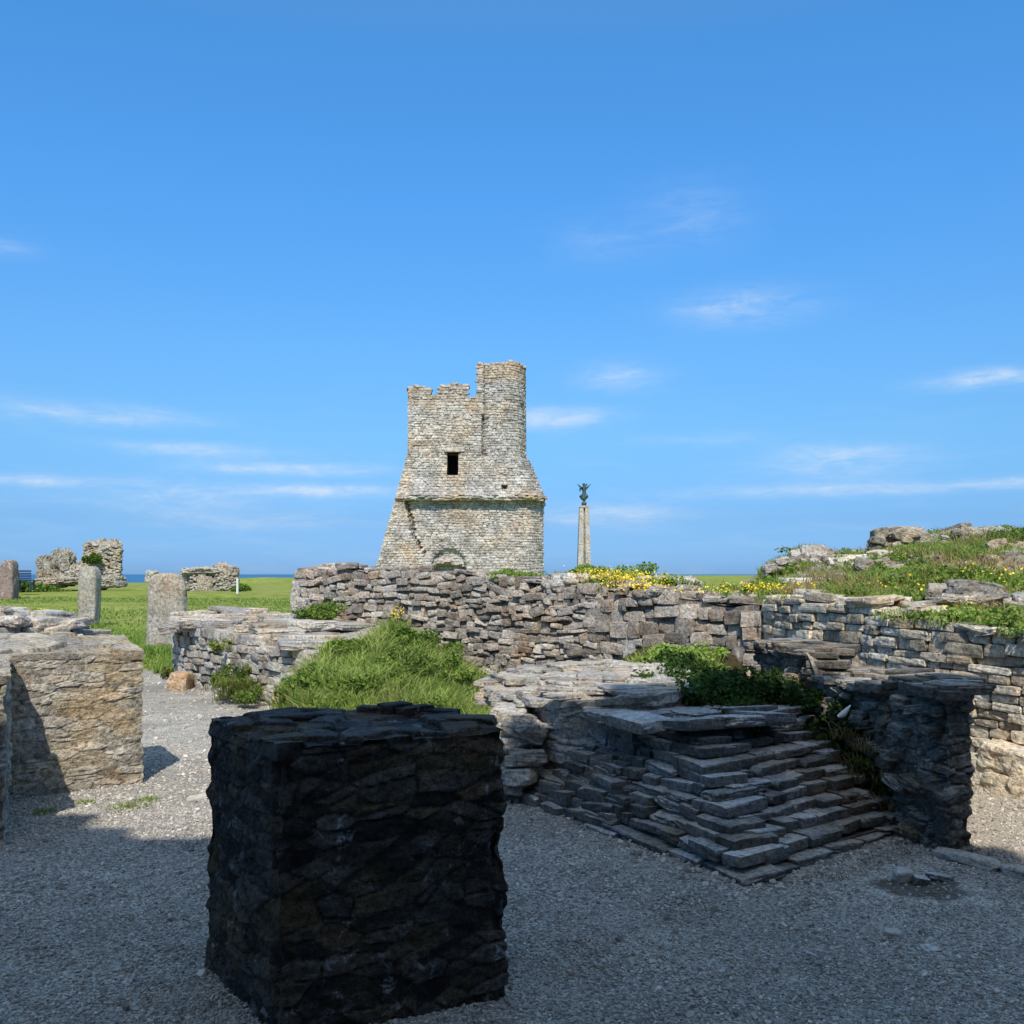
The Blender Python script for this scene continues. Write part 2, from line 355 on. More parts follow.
M_leaf = veg_mat('weed_leaves', (.03, .07, .012), (.085, .165, .022), (.20, .29, .05), straw=(.30, .22, .08), straw_amt=.5)
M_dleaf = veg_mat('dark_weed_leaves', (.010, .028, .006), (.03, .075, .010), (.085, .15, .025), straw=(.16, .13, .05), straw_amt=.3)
M_straw = veg_mat('dry_straw', (.13, .11, .04), (.30, .23, .09), (.45, .37, .17), straw=(.4, .25, .1), straw_amt=.4)
M_flower = veg_mat('yellow_petals', (.62, .44, .02), (.80, .60, .03), (.88, .74, .08), straw_amt=0, trans=.2)
M_pale = plain('pale_stone', (.46, .43, .39), .9, .25, 25)
M_navy = plain('navy_paint', (.02, .035, .09), .5)
M_white = plain('white_paint', (.55, .55, .53), .5, .08)
M_feather = plain('feather_white', (.82, .84, .85), .6, .06, 60)
M_bronze = plain('weathered_bronze', (.045, .07, .065), .6, .4, 3, .2)
M_column = stone_mat('memorial_stone', (.17, .15, .125), (.33, .30, .25), (.46, .42, .36), warm_amt=.2, S=.12, bump=.1)

# ------------------------------------------------------------------ terrain
W1 = [(293, 573, 14.0), (310, 569, 13.9), (345, 571, 13.6), (400, 574, 13.2), (440, 577, 12.9), (500, 580, 12.4), (545, 584, 12.0), (600, 592, 11.6), (650, 595, 11.0), (700, 598, 10.6), (762, 601, 10.0)]
W2 = [(764, 600, 9.95), (800, 599, 9.2), (850, 603, 8.5), (900, 612, 7.9), (950, 623, 7.45), (1000, 634, 7.08), (1024, 638, 6.9), (1110, 655, 6.4), (1300, 690, 5.6)]
line = np.array([(-30, 100), (-14, 70), (-9.5, 45), (-5, 22)]+[(PX(a, Y), Y) for a, b, Y in W1+W2]+[(3.7, 0), (3.7, -8)], float)
def sdist(x, y):
    """signed distance to the line of the back wall, positive behind it"""
    best = np.full(x.shape, 1e9); sg = np.ones(x.shape)
    for a, b in zip(line[:-1], line[1:]):
        d = b-a; L2 = d@d; t = np.clip(((x-a[0])*d[0]+(y-a[1])*d[1])/L2, 0, 1)
        ex = x-a[0]-t*d[0]; ey = y-a[1]-t*d[1]; q = np.hypot(ex, ey); cr = d[0]*(y-a[1])-d[1]*(x-a[0])
        m = q < best-1e-9; best = np.where(m, q, best); sg = np.where(m, np.sign(cr), sg)
    return best*sg
C0 = np.array([1.19, 4.86]); dL = np.array([-.50, .866]); dR = np.array([.79, .613])
nL = np.array([-.866, -.50]); nR = np.array([.613, -.79])      # outward normals of the two stepped faces
stubX = lambda y: np.interp(y, [5.2, 5.96, 6.6, 7.3, 8.5, 9.6], [2.62, 2.5, 2.3, 2.05, 1.9, 2.6])
def H(x, y):
    x = np.asarray(x, float); y = np.asarray(y, float)
    z = np.full(x.shape, -.05)
    lawn = np.interp(y, [15.2, 16.2, 20, 28, 60, 80, 100], [-.05, .05, .12, .2, .62, .8, .62])
    z = np.maximum(z, lawn)
    s = sdist(x, y)
    pl = 1.22*np.where(y < 15, sstep(.15, .5, s), sstep(0, 7, s)); z = np.maximum(z, pl-.05)
    zg = np.interp(y, [8.0, 8.6, 9.3, 10.5, 12, 14, 15, 16], [-.05, .2, .42, .60, .76, .92, .94, .4])
    xL = np.interp(y, [8, 9.5, 11, 12, 13.5, 16], [-2.0, -2.5, -2.5, -2.1, -2.0, -2.6])
    mg = sstep(xL, xL+.4, x)*np.interp(x, [-1.5, -.75, -.35, 0, .4], [1, .68, .42, .2, .05])*sstep(.1, -.1, s)
    z = np.maximum(z, (zg+.05+.05*np.sin(x*3.1+y*1.3)*np.sin(y*2.7-x))*mg-.05)
    # earth between the stepped base, the wall stub and the back wall
    dl = -((x-C0[0])*nL[0]+(y-C0[1])*nL[1]); dr = -((x-C0[0])*nR[0]+(y-C0[1])*nR[1])
    zz = np.minimum(np.minimum(dr*.58-.12, dl*1.1-.25), .72)
    xl = sstep(-.35, .25, x); xr = sstep(.0, .42, stubX(y)+.06-x)
    zt = np.minimum(zz, .72)+.06*sstep(7.5, 9.5, y)
    zt = zt*(1-.5*sstep(7.7, 8.5, y)*sstep(1.6, .9, x))
    z = np.maximum(z, (zt+.05)*xl*xr*sstep(.1, -.1, s)-.05)
    ed = np.interp(x, [-40, -20, 0], [106, 108, 290])
    z = z-26*sstep(0, 14, y-ed)-26*sstep(0, 30, np.abs(x)-170)
    return z
def Hn(x, y):
    return float(H(np.array([x]), np.array([y]))[0])
def spaced(parts):
    o = []
    for a, b, st in parts: o += list(np.arange(a, b-1e-6, st))
    return np.array(o+[parts[-1][1]])
xs = spaced([(-220, -40, 9), (-40, -8, 1.0), (-8, 6, .09), (6, 20, .5), (20, 220, 9)])
ys = spaced([(-60, -8, 6), (-8, 4.5, .5), (4.5, 17, .09), (17, 40, .6), (40, 130, 1.5), (130, 320, 6)])
gx, gy = np.meshgrid(xs, ys); gz = H(gx, gy)
nn = np.array([[fbm(x*.9, y*.9) for x in xs] for y in ys]); far = np.array([[fbm(x*.12, y*.12, 4) for x in xs] for y in ys])
gz = gz+np.where(gz > 0, .035*nn+.10*far*sstep(18, 40, gy), 0)
I = np.arange(gx.size).reshape(gx.shape)
Q = np.stack([I[:-1, :-1], I[:-1, 1:], I[1:, 1:], I[1:, :-1]], -1).reshape(-1, 4)

m, nt, out = newmat('turf'); n = N(nt); tc = n.n('ShaderNodeTexCoord').outputs['Object']
a = n.noise(tc, 1.2, 8, .7, .4); b = n.noise(tc, 14, 6, .7); c0 = n.noise(tc, .22, 5, .6, .5)
c = n.ramp(a, [(.3, (.12, .17, .025)), (.5, (.21, .26, .045)), (.68, (.33, .34, .09))])
c = n.mix(n.ramp(c0, [(.5, G3(0)), (.66, G3(.6))]), c, (.30, .28, .11))
c = n.mix(1., c, n.ramp(b, [(.25, G3(.6)), (.75, G3(1.3))]), 'MULTIPLY')
geo = n.n('ShaderNodeNewGeometry'); sz = n.n('ShaderNodeSeparateXYZ'); n.l(geo.outputs['Position'], sz.inputs[0])
near = n.ramp(n.math('MULTIPLY', sz.outputs[1], .05), [(.70, G3(1)), (.78, G3(0))])
soil = n.ramp(n.noise(tc, 6, 6, .7), [(.3, (.035, .028, .015)), (.7, (.10, .085, .04))])
c = n.mix(near, c, soil)
bs = n.n('ShaderNodeBsdfPrincipled'); bs.inputs['Roughness'].default_value = .95; bs.inputs['Specular IOR Level'].default_value = .1; n.l(c, bs.inputs['Base Color'])
bp = n.n('ShaderNodeBump'); bp.inputs['Strength'].default_value = .8; bp.inputs['Distance'].default_value = .08; n.l(n.noise(tc, 9, 6, .7), bp.inputs['Height']); n.l(bp.outputs[0], bs.inputs['Normal'])
n.l(bs.outputs[0], out.inputs[0]); M_turf = m
mb = MB(); mb.add(np.stack([gx, gy, gz], -1).reshape(-1, 3), Q, (.5, .5, .5)); tag(mb.build('grassy_ground', M_turf, smooth=True), kind='structure')

# gravel court
m, nt, out = newmat('gravel'); n = N(nt); tc = n.n('ShaderNodeTexCoord').outputs['Object']
v1 = n.n('ShaderNodeTexVoronoi'); v1.inputs['Scale'].default_value = 105; n.l(tc, v1.inputs['Vector'])
v2 = n.n('ShaderNodeTexVoronoi'); v2.inputs['Scale'].default_value = 50; n.l(tc, v2.inputs['Vector'])
s1 = n.n('ShaderNodeSeparateColor'); n.l(v1.outputs['Color'], s1.inputs[0])
c = n.ramp(s1.outputs[0], [(0, (.17, .16, .145)), (.5, (.40, .375, .33)), (1, (.66, .62, .55))])
big = n.noise(tc, .7, 6, .65, .4); c = n.mix(1., c, n.ramp(big, [(.36, G3(.72)), (.64, G3(1.22))]), 'MULTIPLY')
fine = n.ramp(n.noise(tc, 5, 6, .7), [(.35, G3(.8)), (.65, G3(1.12))]); c = n.mix(1., c, fine, 'MULTIPLY')
geo = n.n('ShaderNodeNewGeometry')   # dark damp soil where a puddle dried by the kerb
vm = n.n('ShaderNodeVectorMath', operation='SUBTRACT'); n.l(geo.outputs['Position'], vm.inputs[0]); pc = G(926, 888); vm.inputs[1].default_value = (pc[0], pc[1], 0)
vs = n.n('ShaderNodeVectorMath', operation='MULTIPLY'); n.l(vm.outputs[0], vs.inputs[0]); vs.inputs[1].default_value = (2.3, 3.0, 0)
vl = n.n('ShaderNodeVectorMath', operation='LENGTH'); n.l(vs.outputs[0], vl.inputs[0])
dk = n.ramp(n.math('ADD', vl.outputs['Value'], n.math('MULTIPLY', n.noise(tc, 5, 5, .6), .8)), [(.85, G3(.8)), (1.25, G3(0))]); c = n.mix(dk, c, (.075, .058, .04))
sxyz = n.n('ShaderNodeSeparateXYZ'); n.l(geo.outputs['Position'], sxyz.inputs[0])
tan = n.math('MULTIPLY', n.ramp(n.math('MULTIPLY', sxyz.outputs[0], .1), [(.26, G3(0)), (.275, G3(1))]), n.ramp(n.math('MULTIPLY', sxyz.outputs[1], .1), [(.50, G3(0)), (.53, G3(1))]))
c = n.mix(n.math('MULTIPLY', tan, .6), c, (.46, .39, .28))
bs = n.n('ShaderNodeBsdfPrincipled'); bs.inputs['Roughness'].default_value = .9; bs.inputs['Specular IOR Level'].default_value = .25; n.l(c, bs.inputs['Base Color'])
hh = n.math('ADD', n.math('MULTIPLY', v1.outputs['Distance'], -1.), n.math('MULTIPLY', v2.outputs['Distance'], -.8))
bp = n.n('ShaderNodeBump'); bp.inputs['Strength'].default_value = .9; bp.inputs['Distance'].default_value = .012; n.l(hh, bp.inputs['Height']); n.l(bp.outputs[0], bs.inputs['Normal'])
n.l(bs.outputs[0], out.inputs[0]); M_gravel = m
gxs = spaced([(-14, 9, .2)]); gys = spaced([(-10, 17, .2)]); ax, ay = np.meshgrid(gxs, gys)
az = np.array([[.012*fbm(x*1.1, y*1.1, 7) for x in gxs] for y in gys])
I = np.arange(ax.size).reshape(ax.shape); Q = np.stack([I[:-1, :-1], I[:-1, 1:], I[1:, 1:], I[1:, :-1]], -1).reshape(-1, 4)
mb = MB(); mb.add(np.stack([ax, ay, az], -1).reshape(-1, 3), Q, (.5, .5, .5)); tag(mb.build('gravel_court', M_gravel, smooth=True), kind='structure')
# loose chippings, real stones
m, nt, out = newmat('chippings'); n = N(nt); at = n.n('ShaderNodeAttribute', attribute_name='tint'); sp = n.n('ShaderNodeSeparateColor'); n.l(at.outputs['Color'], sp.inputs[0])
c = n.ramp(sp.outputs[0], [(0, (.14, .13, .12)), (.5, (.38, .355, .32)), (1, (.70, .66, .59))]); c = n.mix(n.math('MULTIPLY', sp.outputs[1], .25), c, (.33, .24, .17))
bs = n.n('ShaderNodeBsdfPrincipled'); bs.inputs['Roughness'].default_value = .85; n.l(c, bs.inputs['Base Color']); n.l(bs.outputs[0], out.inputs[0]); M_chip = m
L = []
def chips(y0, y1, dens, s0, s1):
    A = (y1-y0)*1.14*(y0+y1)/2; k = int(A*dens)
    Y = rng.uniform(y0, y1, k); X = rng.uniform(-.57, .57, k)*Y; S = rng.uniform(s0, s1, k)*np.where(rng.random(k) < .04, 1.6, 1)
    C = np.stack([X, Y, S*.12+np.array([.012*fbm(a*1.1, b*1.1, 7, 2) for a, b in zip(X, Y)])], 1)
    D = np.stack([S, S*rng.uniform(.5, 1, k), S*rng.uniform(.3, .7, k)], 1)
    pcd = np.hypot((X-pc[0])*2.3, (Y-pc[1])*3.0); keep = (pcd > .8) | (rng.random(k) < .25)
    t = np.clip(rng.normal(.5, .22, (k, 3)), 0, 1); th = rng.uniform(0, 6.28, k); R = np.zeros((k, 3, 3)); R[:, 0, 0] = np.cos(th); R[:, 1, 0] = np.sin(th); R[:, 0, 1] = -np.sin(th); R[:, 1, 1] = np.cos(th); R[:, 2, 2] = 1
    R = R@rotv(k, .35); place(mbc, T1, C[keep], R[keep], D[keep], t[keep])
mbc = MB(); chips(3.0, 4.6, 4200, .005, .015); chips(4.6, 6.5, 2300, .007, .018); chips(6.5, 9, 700, .010, .022); chips(9, 15, 50, .02, .035)
k = 420; q_ = np.column_stack([rng.uniform(-.55, .55, k), rng.uniform(3.2, 9.5, k)]); q_[:, 0] *= q_[:, 1]
e_ = []      # stones gathered along the foot of the steps
for i in range(260): m_ = random.random()*2.4; d_ = (dL, nL) if random.random() < .55 else (dR, nR); c_ = C0+d_[0]*m_*(1 if d_[0] is dL else .66)+d_[1]*abs(random.gauss(0, .10)); e_.append(c_)
q_ = np.vstack([q_, np.array(e_)]); k = len(q_); S_ = rng.uniform(.015, .038, k)
place(mbc, T2, np.column_stack([q_, S_*.15]), rotv(k, .9), np.stack([S_, S_*.8, S_*.5], 1), np.clip(rng.normal(.5, .25, (k, 3)), 0, 1))
tag(mbc.build('gravel_chippings', M_chip), 'loose grey gravel chippings strewn over the castle court', 'gravel', kind='stuff')

# sea
m, nt, out = newmat('sea_water'); n = N(nt); tc = n.n('ShaderNodeTexCoord').outputs['Object']
c = n.ramp(n.noise(tc, .004, 5, .6), [(.3, (.022, .10, .21)), (.7, (.030, .13, .25))])
bs = n.n('ShaderNodeBsdfPrincipled'); bs.inputs['Roughness'].default_value = .45; bs.inputs['Specular IOR Level'].default_value = .2; n.l(c, bs.inputs['Base Color'])
bp = n.n('ShaderNodeBump'); bp.inputs['Strength'].default_value = .5; n.l(n.noise(tc, .3, 6, .6), bp.inputs['Height']); n.l(bp.outputs[0], bs.inputs['Normal']); n.l(bs.outputs[0], out.inputs[0])
mb = MB(); mb.add([(-40000, 90, -18), (40000, 90, -18), (40000, 45000, -18), (-40000, 45000, -18)], [[0, 1, 2, 3]], (.5, .5, .5)); tag(mb.build('sea', m), kind='structure')

# ------------------------------------------------------------------ vegetation tools
def blades(mb, pts, h, w=.008, lean=.35, tone=(.5, .25), straw=(.1, .15), nseg=2):
    pts = np.asarray(pts, float); k = len(pts)
    if k == 0: return
    hh = rng.uniform(h[0], h[1], k); th = rng.uniform(0, 6.283, k); le = np.abs(rng.normal(0, lean, k))*hh
    ld = rng.uniform(0, 6.283, k); lx = np.cos(ld)*le; ly = np.sin(ld)*le; wx = np.cos(th)*w*rng.uniform(.6, 1.4, k); wy = np.sin(th)*w
    z0 = pts[:, 2]-.01
    def row(f, wf, lf): return np.stack([np.stack([pts[:, 0]+lx*lf-wx*wf, pts[:, 1]+ly*lf-wy*wf, z0+hh*f], 1), np.stack([pts[:, 0]+lx*lf+wx*wf, pts[:, 1]+ly*lf+wy*wf, z0+hh*f], 1)], 1)
    V = np.concatenate([row(0, 1, 0), row(.55, .8, .3), row(.95, .12, 1.)], 1)
    base = (np.arange(k)*6)[:, None, None]; Q = (np.array([[0, 1, 3, 2], [2, 3, 5, 4]])[None]+base).reshape(-1, 4)
    t = np.clip(np.stack([rng.normal(tone[0], tone[1], k), rng.normal(straw[0], straw[1], k), np.zeros(k)], 1), 0, 1)
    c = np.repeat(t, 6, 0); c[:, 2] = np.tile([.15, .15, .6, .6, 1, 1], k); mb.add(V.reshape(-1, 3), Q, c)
def tufts(mb, centres, nb, h, w=.006, spread=.05, tone=.6, straw=.12):
    """grass in separate tufts whose blades fan outwards"""
    C = np.repeat(np.asarray(centres, float), nb, 0); k = len(C); nt_ = len(centres)
    d = rng.normal(size=(k, 2))*spread; pts = C.copy(); pts[:, :2] += d
    sc_ = np.repeat(rng.uniform(.55, 1.25, nt_), nb); hh = rng.uniform(h[0], h[1], k)*sc_
    ld = rng.normal(size=(k, 2))*.25+d/spread*.30+np.repeat(rng.normal(size=(nt_, 2))*.2, nb, 0)
    lx = ld[:, 0]*hh; ly = ld[:, 1]*hh; th = rng.uniform(0, 6.283, k); wx = np.cos(th)*w*rng.uniform(.6, 1.5, k); wy = np.sin(th)*w
    z0 = pts[:, 2]-.02
    def row(f, wf, lf): return np.stack([np.stack([pts[:, 0]+lx*lf-wx*wf, pts[:, 1]+ly*lf-wy*wf, z0+hh*f], 1), np.stack([pts[:, 0]+lx*lf+wx*wf, pts[:, 1]+ly*lf+wy*wf, z0+hh*f], 1)], 1)
    V = np.concatenate([row(0, 1, 0), row(.6, .8, .35), row(.92, .1, 1.15)], 1)
    Q = (np.array([[0, 1, 3, 2], [2, 3, 5, 4]])[None]+(np.arange(k)*6)[:, None, None]).reshape(-1, 4)
    tn = np.repeat(rng.normal(tone, .20, nt_), nb)+rng.normal(0, .12, k); st_ = np.repeat(np.maximum(0, rng.normal(straw-.1, .25, nt_)), nb)+np.abs(rng.normal(0, .1, k))
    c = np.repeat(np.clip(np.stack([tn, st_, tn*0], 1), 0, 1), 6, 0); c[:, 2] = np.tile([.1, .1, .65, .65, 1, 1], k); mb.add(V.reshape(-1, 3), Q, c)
def leaves(mb, C, s, tone=(.5, .25), straw=(.1, .15), shade=None, up=.5):
    C = np.asarray(C, float); k = len(C)
    if k == 0: return
    d = rng.normal(size=(k, 3)); d /= np.linalg.norm(d, axis=1)[:, None]; nrm = rng.normal(size=(k, 3)); nrm[:, 2] += up*2
    e = np.cross(d, nrm); e /= np.linalg.norm(e, axis=1)[:, None]+1e-9
    S = rng.uniform(s[0], s[1], k)[:, None]; a = d*S; b = e*S*.42
    V = np.stack([C-a*.5, C+b, C+a*.6, C-b], 1); Q = (np.arange(4)[None]+(np.arange(k)*4)[:, None])
    t = np.clip(np.stack([rng.normal(tone[0], tone[1], k), rng.normal(straw[0], straw[1], k), np.ones(k) if shade is None else shade], 1), 0, 1)
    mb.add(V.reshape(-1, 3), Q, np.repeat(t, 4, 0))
def clump(mb, c, r, k, s, lump=6, tone=(.5, .22), straw=(.05, .12)):
    """leafy bush of several lobes: leaves near the lobes' shells"""
    c = np.asarray(c, float); r = np.asarray(r, float)
    for i in range(lump):
        o = rng.normal(size=3)*.45; o[2] = abs(o[2])*.8; lc = c+o*r; lr = r*rng.uniform(.35, .6); kk = k//lump
        d = rng.normal(size=(kk, 3)); d /= np.linalg.norm(d, axis=1)[:, None]; rad = rng.uniform(.45, 1.05, kk)
        pts = lc+d*lr*rad[:, None]; pts = pts[pts[:, 2] > c[2]-.3*r[2]]
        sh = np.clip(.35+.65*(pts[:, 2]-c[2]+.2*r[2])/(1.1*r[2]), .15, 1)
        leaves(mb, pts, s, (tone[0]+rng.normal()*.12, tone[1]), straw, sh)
def region(poly, k, dens=None):
    """random xy points inside a polygon"""
    poly = np.array(poly, float); lo = poly.min(0); hi = poly.max(0); out = []
    while len(out) < k:
        q = rng.uniform(lo, hi, (k*2, 2)); ins = np.zeros(len(q), bool)
        for a, b in zip(poly, np.roll(poly, -1, 0)):
            c = ((a[1] > q[:, 1]) != (b[1] > q[:, 1])) & (q[:, 0] < (b[0]-a[0])*(q[:, 1]-a[1])/(b[1]-a[1]+1e-12)+a[0]); ins ^= c
        q = q[ins]
        if dens is not None and len(q):
            pr = np.array([dens(*p) for p in q]); q = q[rng.random(len(q)) < pr]
        out += list(q)
    q = np.array(out[:k]); return np.column_stack([q, H(q[:, 0], q[:, 1])])
def patchy(sc_, th, o=0):
    return lambda x, y: 1. if nz(x*sc_, y*sc_, 0, o) > th else .12

# ------------------------------------------------------------------ tower
YT = 45.
def tz(py): return PZ(py, YT)
def tx(px): return PX(px, YT)
Lk = [(575, 374), (560, 379), (530, 386.5), (500, 395), (470, 403), (452, 407.5), (362, 408)]
Rk = [(575, 544), (505, 544), (502, 546), (494, 545), (485, 541), (465, 533), (452, 526.5), (362, 526)]
def Lf(z): return np.interp(z, [tz(a) for a, b in Lk], [tx(b) for a, b in Lk])
def Rf(z): return np.interp(z, [tz(a) for a, b in Rk], [tx(b) for a, b in Rk])
topk = [(372, 389), (408, 388), (418, 386), (431, 389), (432, 395), (438, 395), (439, 387), (448, 384.5), (467, 385.5), (467.6, 398), (477, 398), (477.6, 365), (484, 363), (490, 366), (497, 363), (510, 360.5), (526, 363), (550, 363)]
def topT(x): return np.interp(x, [tx(a) for a, b in topk], [tz(b) for a, b in topk])
crack = [(575, 470), (563, 455), (556, 428), (548, 420), (535, 413), (520, 411), (508, 407.5), (500, 406)]
def Yf(x, z):
    y = YT+0.
    zl = tz(499)
    cx = np.interp(z, [tz(a) for a, b in crack], [tx(b) for a, b in crack])
    lower = zl-z
    y = y-.045*max(0, tz(455)-z)*1.0                    # battered front
    if z < zl and x > cx: y += .15*min(1, (x-cx)/.10)    # recessed masonry beneath the ledge
    if z < zl-.1 and abs(x-cx-.03) < .07+.03*nz(z*3, 2) and z > tz(556): y += .35
    if 0 <= z-zl < .35: y -= .15*(1-(z-zl)/.35)
    w_ = (x-tx(433))/(tx(465)-tx(433))
    if 0 < w_ < 1 and z < tz(558)+.42*math.sin(math.pi*w_)**.7: y += .22
    if 0 < w_ < 1 and z < tz(569)+.30*math.sin(math.pi*w_)**.6: y += .6
    if tx(447.3) < x < tx(457.8) and tz(475) < z < tz(452.5): y += 1.2
    if abs(x-tx(505)) < .13 and abs(z-tz(487)) < .13: y += .5
    if abs(x-tx(433)) < .12 and z > tz(395) and z < tz(390): y += .5
    # round stair turret
    a = tx(483); b = tx(526); r = (b-a)/2; c = (a+b)/2
    if z > tz(458) and x > a: y += .0+1.6*(1-math.sqrt(max(0, 1-((x-c)/r)**2)))*(1 if x > c else .25)
    elif x > c: y += .9*((x-c)/(Rf(z)-c+1e-6))**4
    return y
def tower_path(z):
    l = Lf(z); r = Rf(z)
    key = [tx(447.2), tx(447.4), tx(457.7), tx(457.9), tx(467.3), tx(467.7), tx(477.2), tx(477.8), tx(431.5), tx(432.1), tx(437.9), tx(439)]
    base = np.linspace(0, 1, 64); X0 = l+(r-l)*base
    # fixed vertical lines so that every level has the same columns
    X = np.sort(np.concatenate([X0, key])); X = np.clip(X, l, r)
    Fp = [(x, Yf(x, z)) for x in X]; tp = [topT(x) for x in X]
    yb = YT+6.2
    pts = list(Fp); n_ = 16
    yr = Fp[-1][1]; yl = Fp[0][1]
    for u in np.linspace(.06, 1, n_): pts.append((r-.0*u, yr+(yb-yr)*u)); tp.append(topT(r-.05) - (0 if u < .45 else 2.2))
    Xb = X[::-1]
    for x in Xb: pts.append((x, yb)); tp.append(min(topT(x), tz(390))-.3)
    for u in np.linspace(1, .06, n_): pts.append((l, yl+(yb-yl)*u)); tp.append(topT(l+.05)-.2)
    pts.append(Fp[0]); tp.append(topT(X[0]))
    return np.array(pts), np.array(tp)
tower = empty('castle_tower', (tx(460), YT+2, 0), 'tall pale ruined castle tower with one dark window and a round stair turret', 'castle tower')
def tt(x, y, z):
    r_ = random.random()*.6+.25; wz = .0
    if z > topT(x)-.9: wz = .55
    if tz(499) > z: r_ *= .92
    return (r_, min(1, random.random()*.6+wz+.0), random.random())
mb = MB()
def inwin(x, y, z): return tx(446.6) < x < tx(458.4) and tz(475.5) < z < tz(452) and y < YT+2
def _sk(x, y, z):
    if inwin(x, y, z): return True
    return y > YT+.4 and y < YT+2 and abs(x-tx(452)) < .1
core(mb, tower_path, np.sort(np.concatenate([np.arange(.2, 12.4, .22), [tz(475.2), tz(474.8), tz(452.7), tz(452.3)]])), tint=(.35, .5, .5), inset=.04, zn=.10)
# floor slab of the broken top, between front and back
Xs = np.linspace(tx(408)+.1, tx(526)-.1, 30)
V = []; 
for x in Xs:
    for y in np.linspace(YT+.5, YT+6.0, 10): V.append((x, y, min(topT(x), tz(398))-.15+.1*nz(x, y)))
I = np.arange(300).reshape(30, 10); mb.add(V, np.stack([I[:-1, :-1], I[1:, :-1], I[1:, 1:], I[:-1, 1:]], -1).reshape(-1, 4), (.3, .5, .5))
lay(mb, T2, tower_path, .2, 11.9, (.08, .15), (.16, .42), depth=.22, pro=.026, tilt=.02, wav=.07, zn=.10, gap=.010, skip=inwin, tintf=tt)
# thin slates of the projecting ledge
L = []
for x in np.arange(tx(409), tx(546), .22):
    for k in range(3):
        L.append(((x+random.uniform(-.1, .1), Yf(x, tz(497))+.0-.05*(k != 0)+random.uniform(-.05, .06), tz(499.5)+.09*k+random.uniform(-.03, .03)+.05*nz(x, 1)), (1, .05), (.36, .35, .085), (random.random()*.8, .7, .5)))
place_list(mb, T2, L, .05)
L = []   # broken stones at the rims
for x in np.arange(tx(409), tx(526), .16):
    z = topT(x)
    for y in (Yf(x, min(z, 11))+.15, Yf(x, min(z, 11))+.4): L.append(((x, y, z-.03+random.uniform(-.06, .06)), (1, 0), (.26, .26, .13), (random.random()*.6, .95, .5)))
place_list(mb, T2, L, .2)
sub('wall', mb, M_tower, tower)
mb = MB(); x0, x1, z0, z1 = tx(447.4), tx(457.7), tz(475), tz(452.5)
place_list(mb, T2, [(((x0+x1)/2, YT-.02, z1+.09), (1, 0), (x1-x0+.35, .25, .14), (.5, .6, .3))], 0)
sub('window_lintel', mb, M_tower, tower)
M_dark = plain('dark_interior', (.004, .004, .004), .9)
mb = MB(); e = .0; ya, yb_ = YT+.1, YT+1.15
mb.add([(x0, ya, z0), (x1, ya, z0), (x1, ya, z1), (x0, ya, z1), (x0, yb_, z0), (x1, yb_, z0), (x1, yb_, z1), (x0, yb_, z1)], [[0, 1, 5, 4], [3, 7, 6, 2], [0, 4, 7, 3], [1, 2, 6, 5], [4, 5, 6, 7]], (.1, .5, .5))
sub('window', mb, M_dark, tower)

# ------------------------------------------------------------------ memorial with winged figure
YM = 190.
def mx(px): return PX(px, YM)
def mz(py): return PZ(py, YM)
mem = empty('war_memorial', (mx(584), YM, mz(575)), 'slender pale stone memorial column topped by a winged bronze figure', 'monument')
def ring(mb, c, secs, tint=(.5, .3, .5), n_=16, sq=False):
    V = []
    for z, rx, ry in secs:
        for i in range(n_):
            a = 2*math.pi*(i+.5)/n_; k = 1.
            if sq: k = 1/max(abs(math.cos(a)), abs(math.sin(a)))
            V.append((c[0]+math.cos(a)*rx*k, c[1]+math.sin(a)*ry*k, z))
    Q = [[j*n_+i, j*n_+(i+1) % n_, (j+1)*n_+(i+1) % n_, (j+1)*n_+i] for j in range(len(secs)-1) for i in range(n_)]
    m0 = len(V); V.append((c[0], c[1], secs[-1][0])); 
    for i in range(0, n_, 2): Q.append([(len(secs)-1)*n_+i, (len(secs)-1)*n_+(i+1) % n_, (len(secs)-1)*n_+(i+2) % n_, m0])
    mb.add(V, Q, tint)
cxm = mx(584)
mb = MB()
for sx in (-1, 1):
    for sy in (-1, 1):       # four clustered shafts leave dark grooves between them
        V = []
        for z_, o_, r_ in ((mz(572)-4, .80, .56), (mz(570), .78, .55), (mz(535), .66, .47), (mz(508), .54, .38)):
            for a_, b_ in ((-1, -1), (1, -1), (1, 1), (-1, 1)): V.append((cxm+sx*o_+a_*r_, YM+sy*o_+b_*r_, z_))
        mb.add(V, [[j*4+i, j*4+(i+1) % 4, (j+1)*4+(i+1) % 4, (j+1)*4+i] for j in range(3) for i in range(4)]+[[12, 13, 14, 15]], (.6, .3, .5))
ring(mb, (cxm, YM), [(mz(580)-3, .62, .62), (mz(507.5), .42, .42)], (.0, .2, .5), 12)
sub('column', mb, M_column, mem)
mb = MB(); ring(mb, (cxm, YM), [(mz(508.2), .90, .90), (mz(507.5), 1.0, 1.0), (mz(506.2), .95, .95), (mz(505.8), .5, .5)], (.6, .2, .5), 16, True); sub('capital', mb, M_column, mem)
mb = MB(); ring(mb, (cxm, YM), [(mz(575)-5, 2.0, 2.0), (mz(573), 1.9, 1.9), (mz(571.5), 1.5, 1.5)], (.5, .2, .5), 16, True); sub('plinth', mb, M_column, mem)
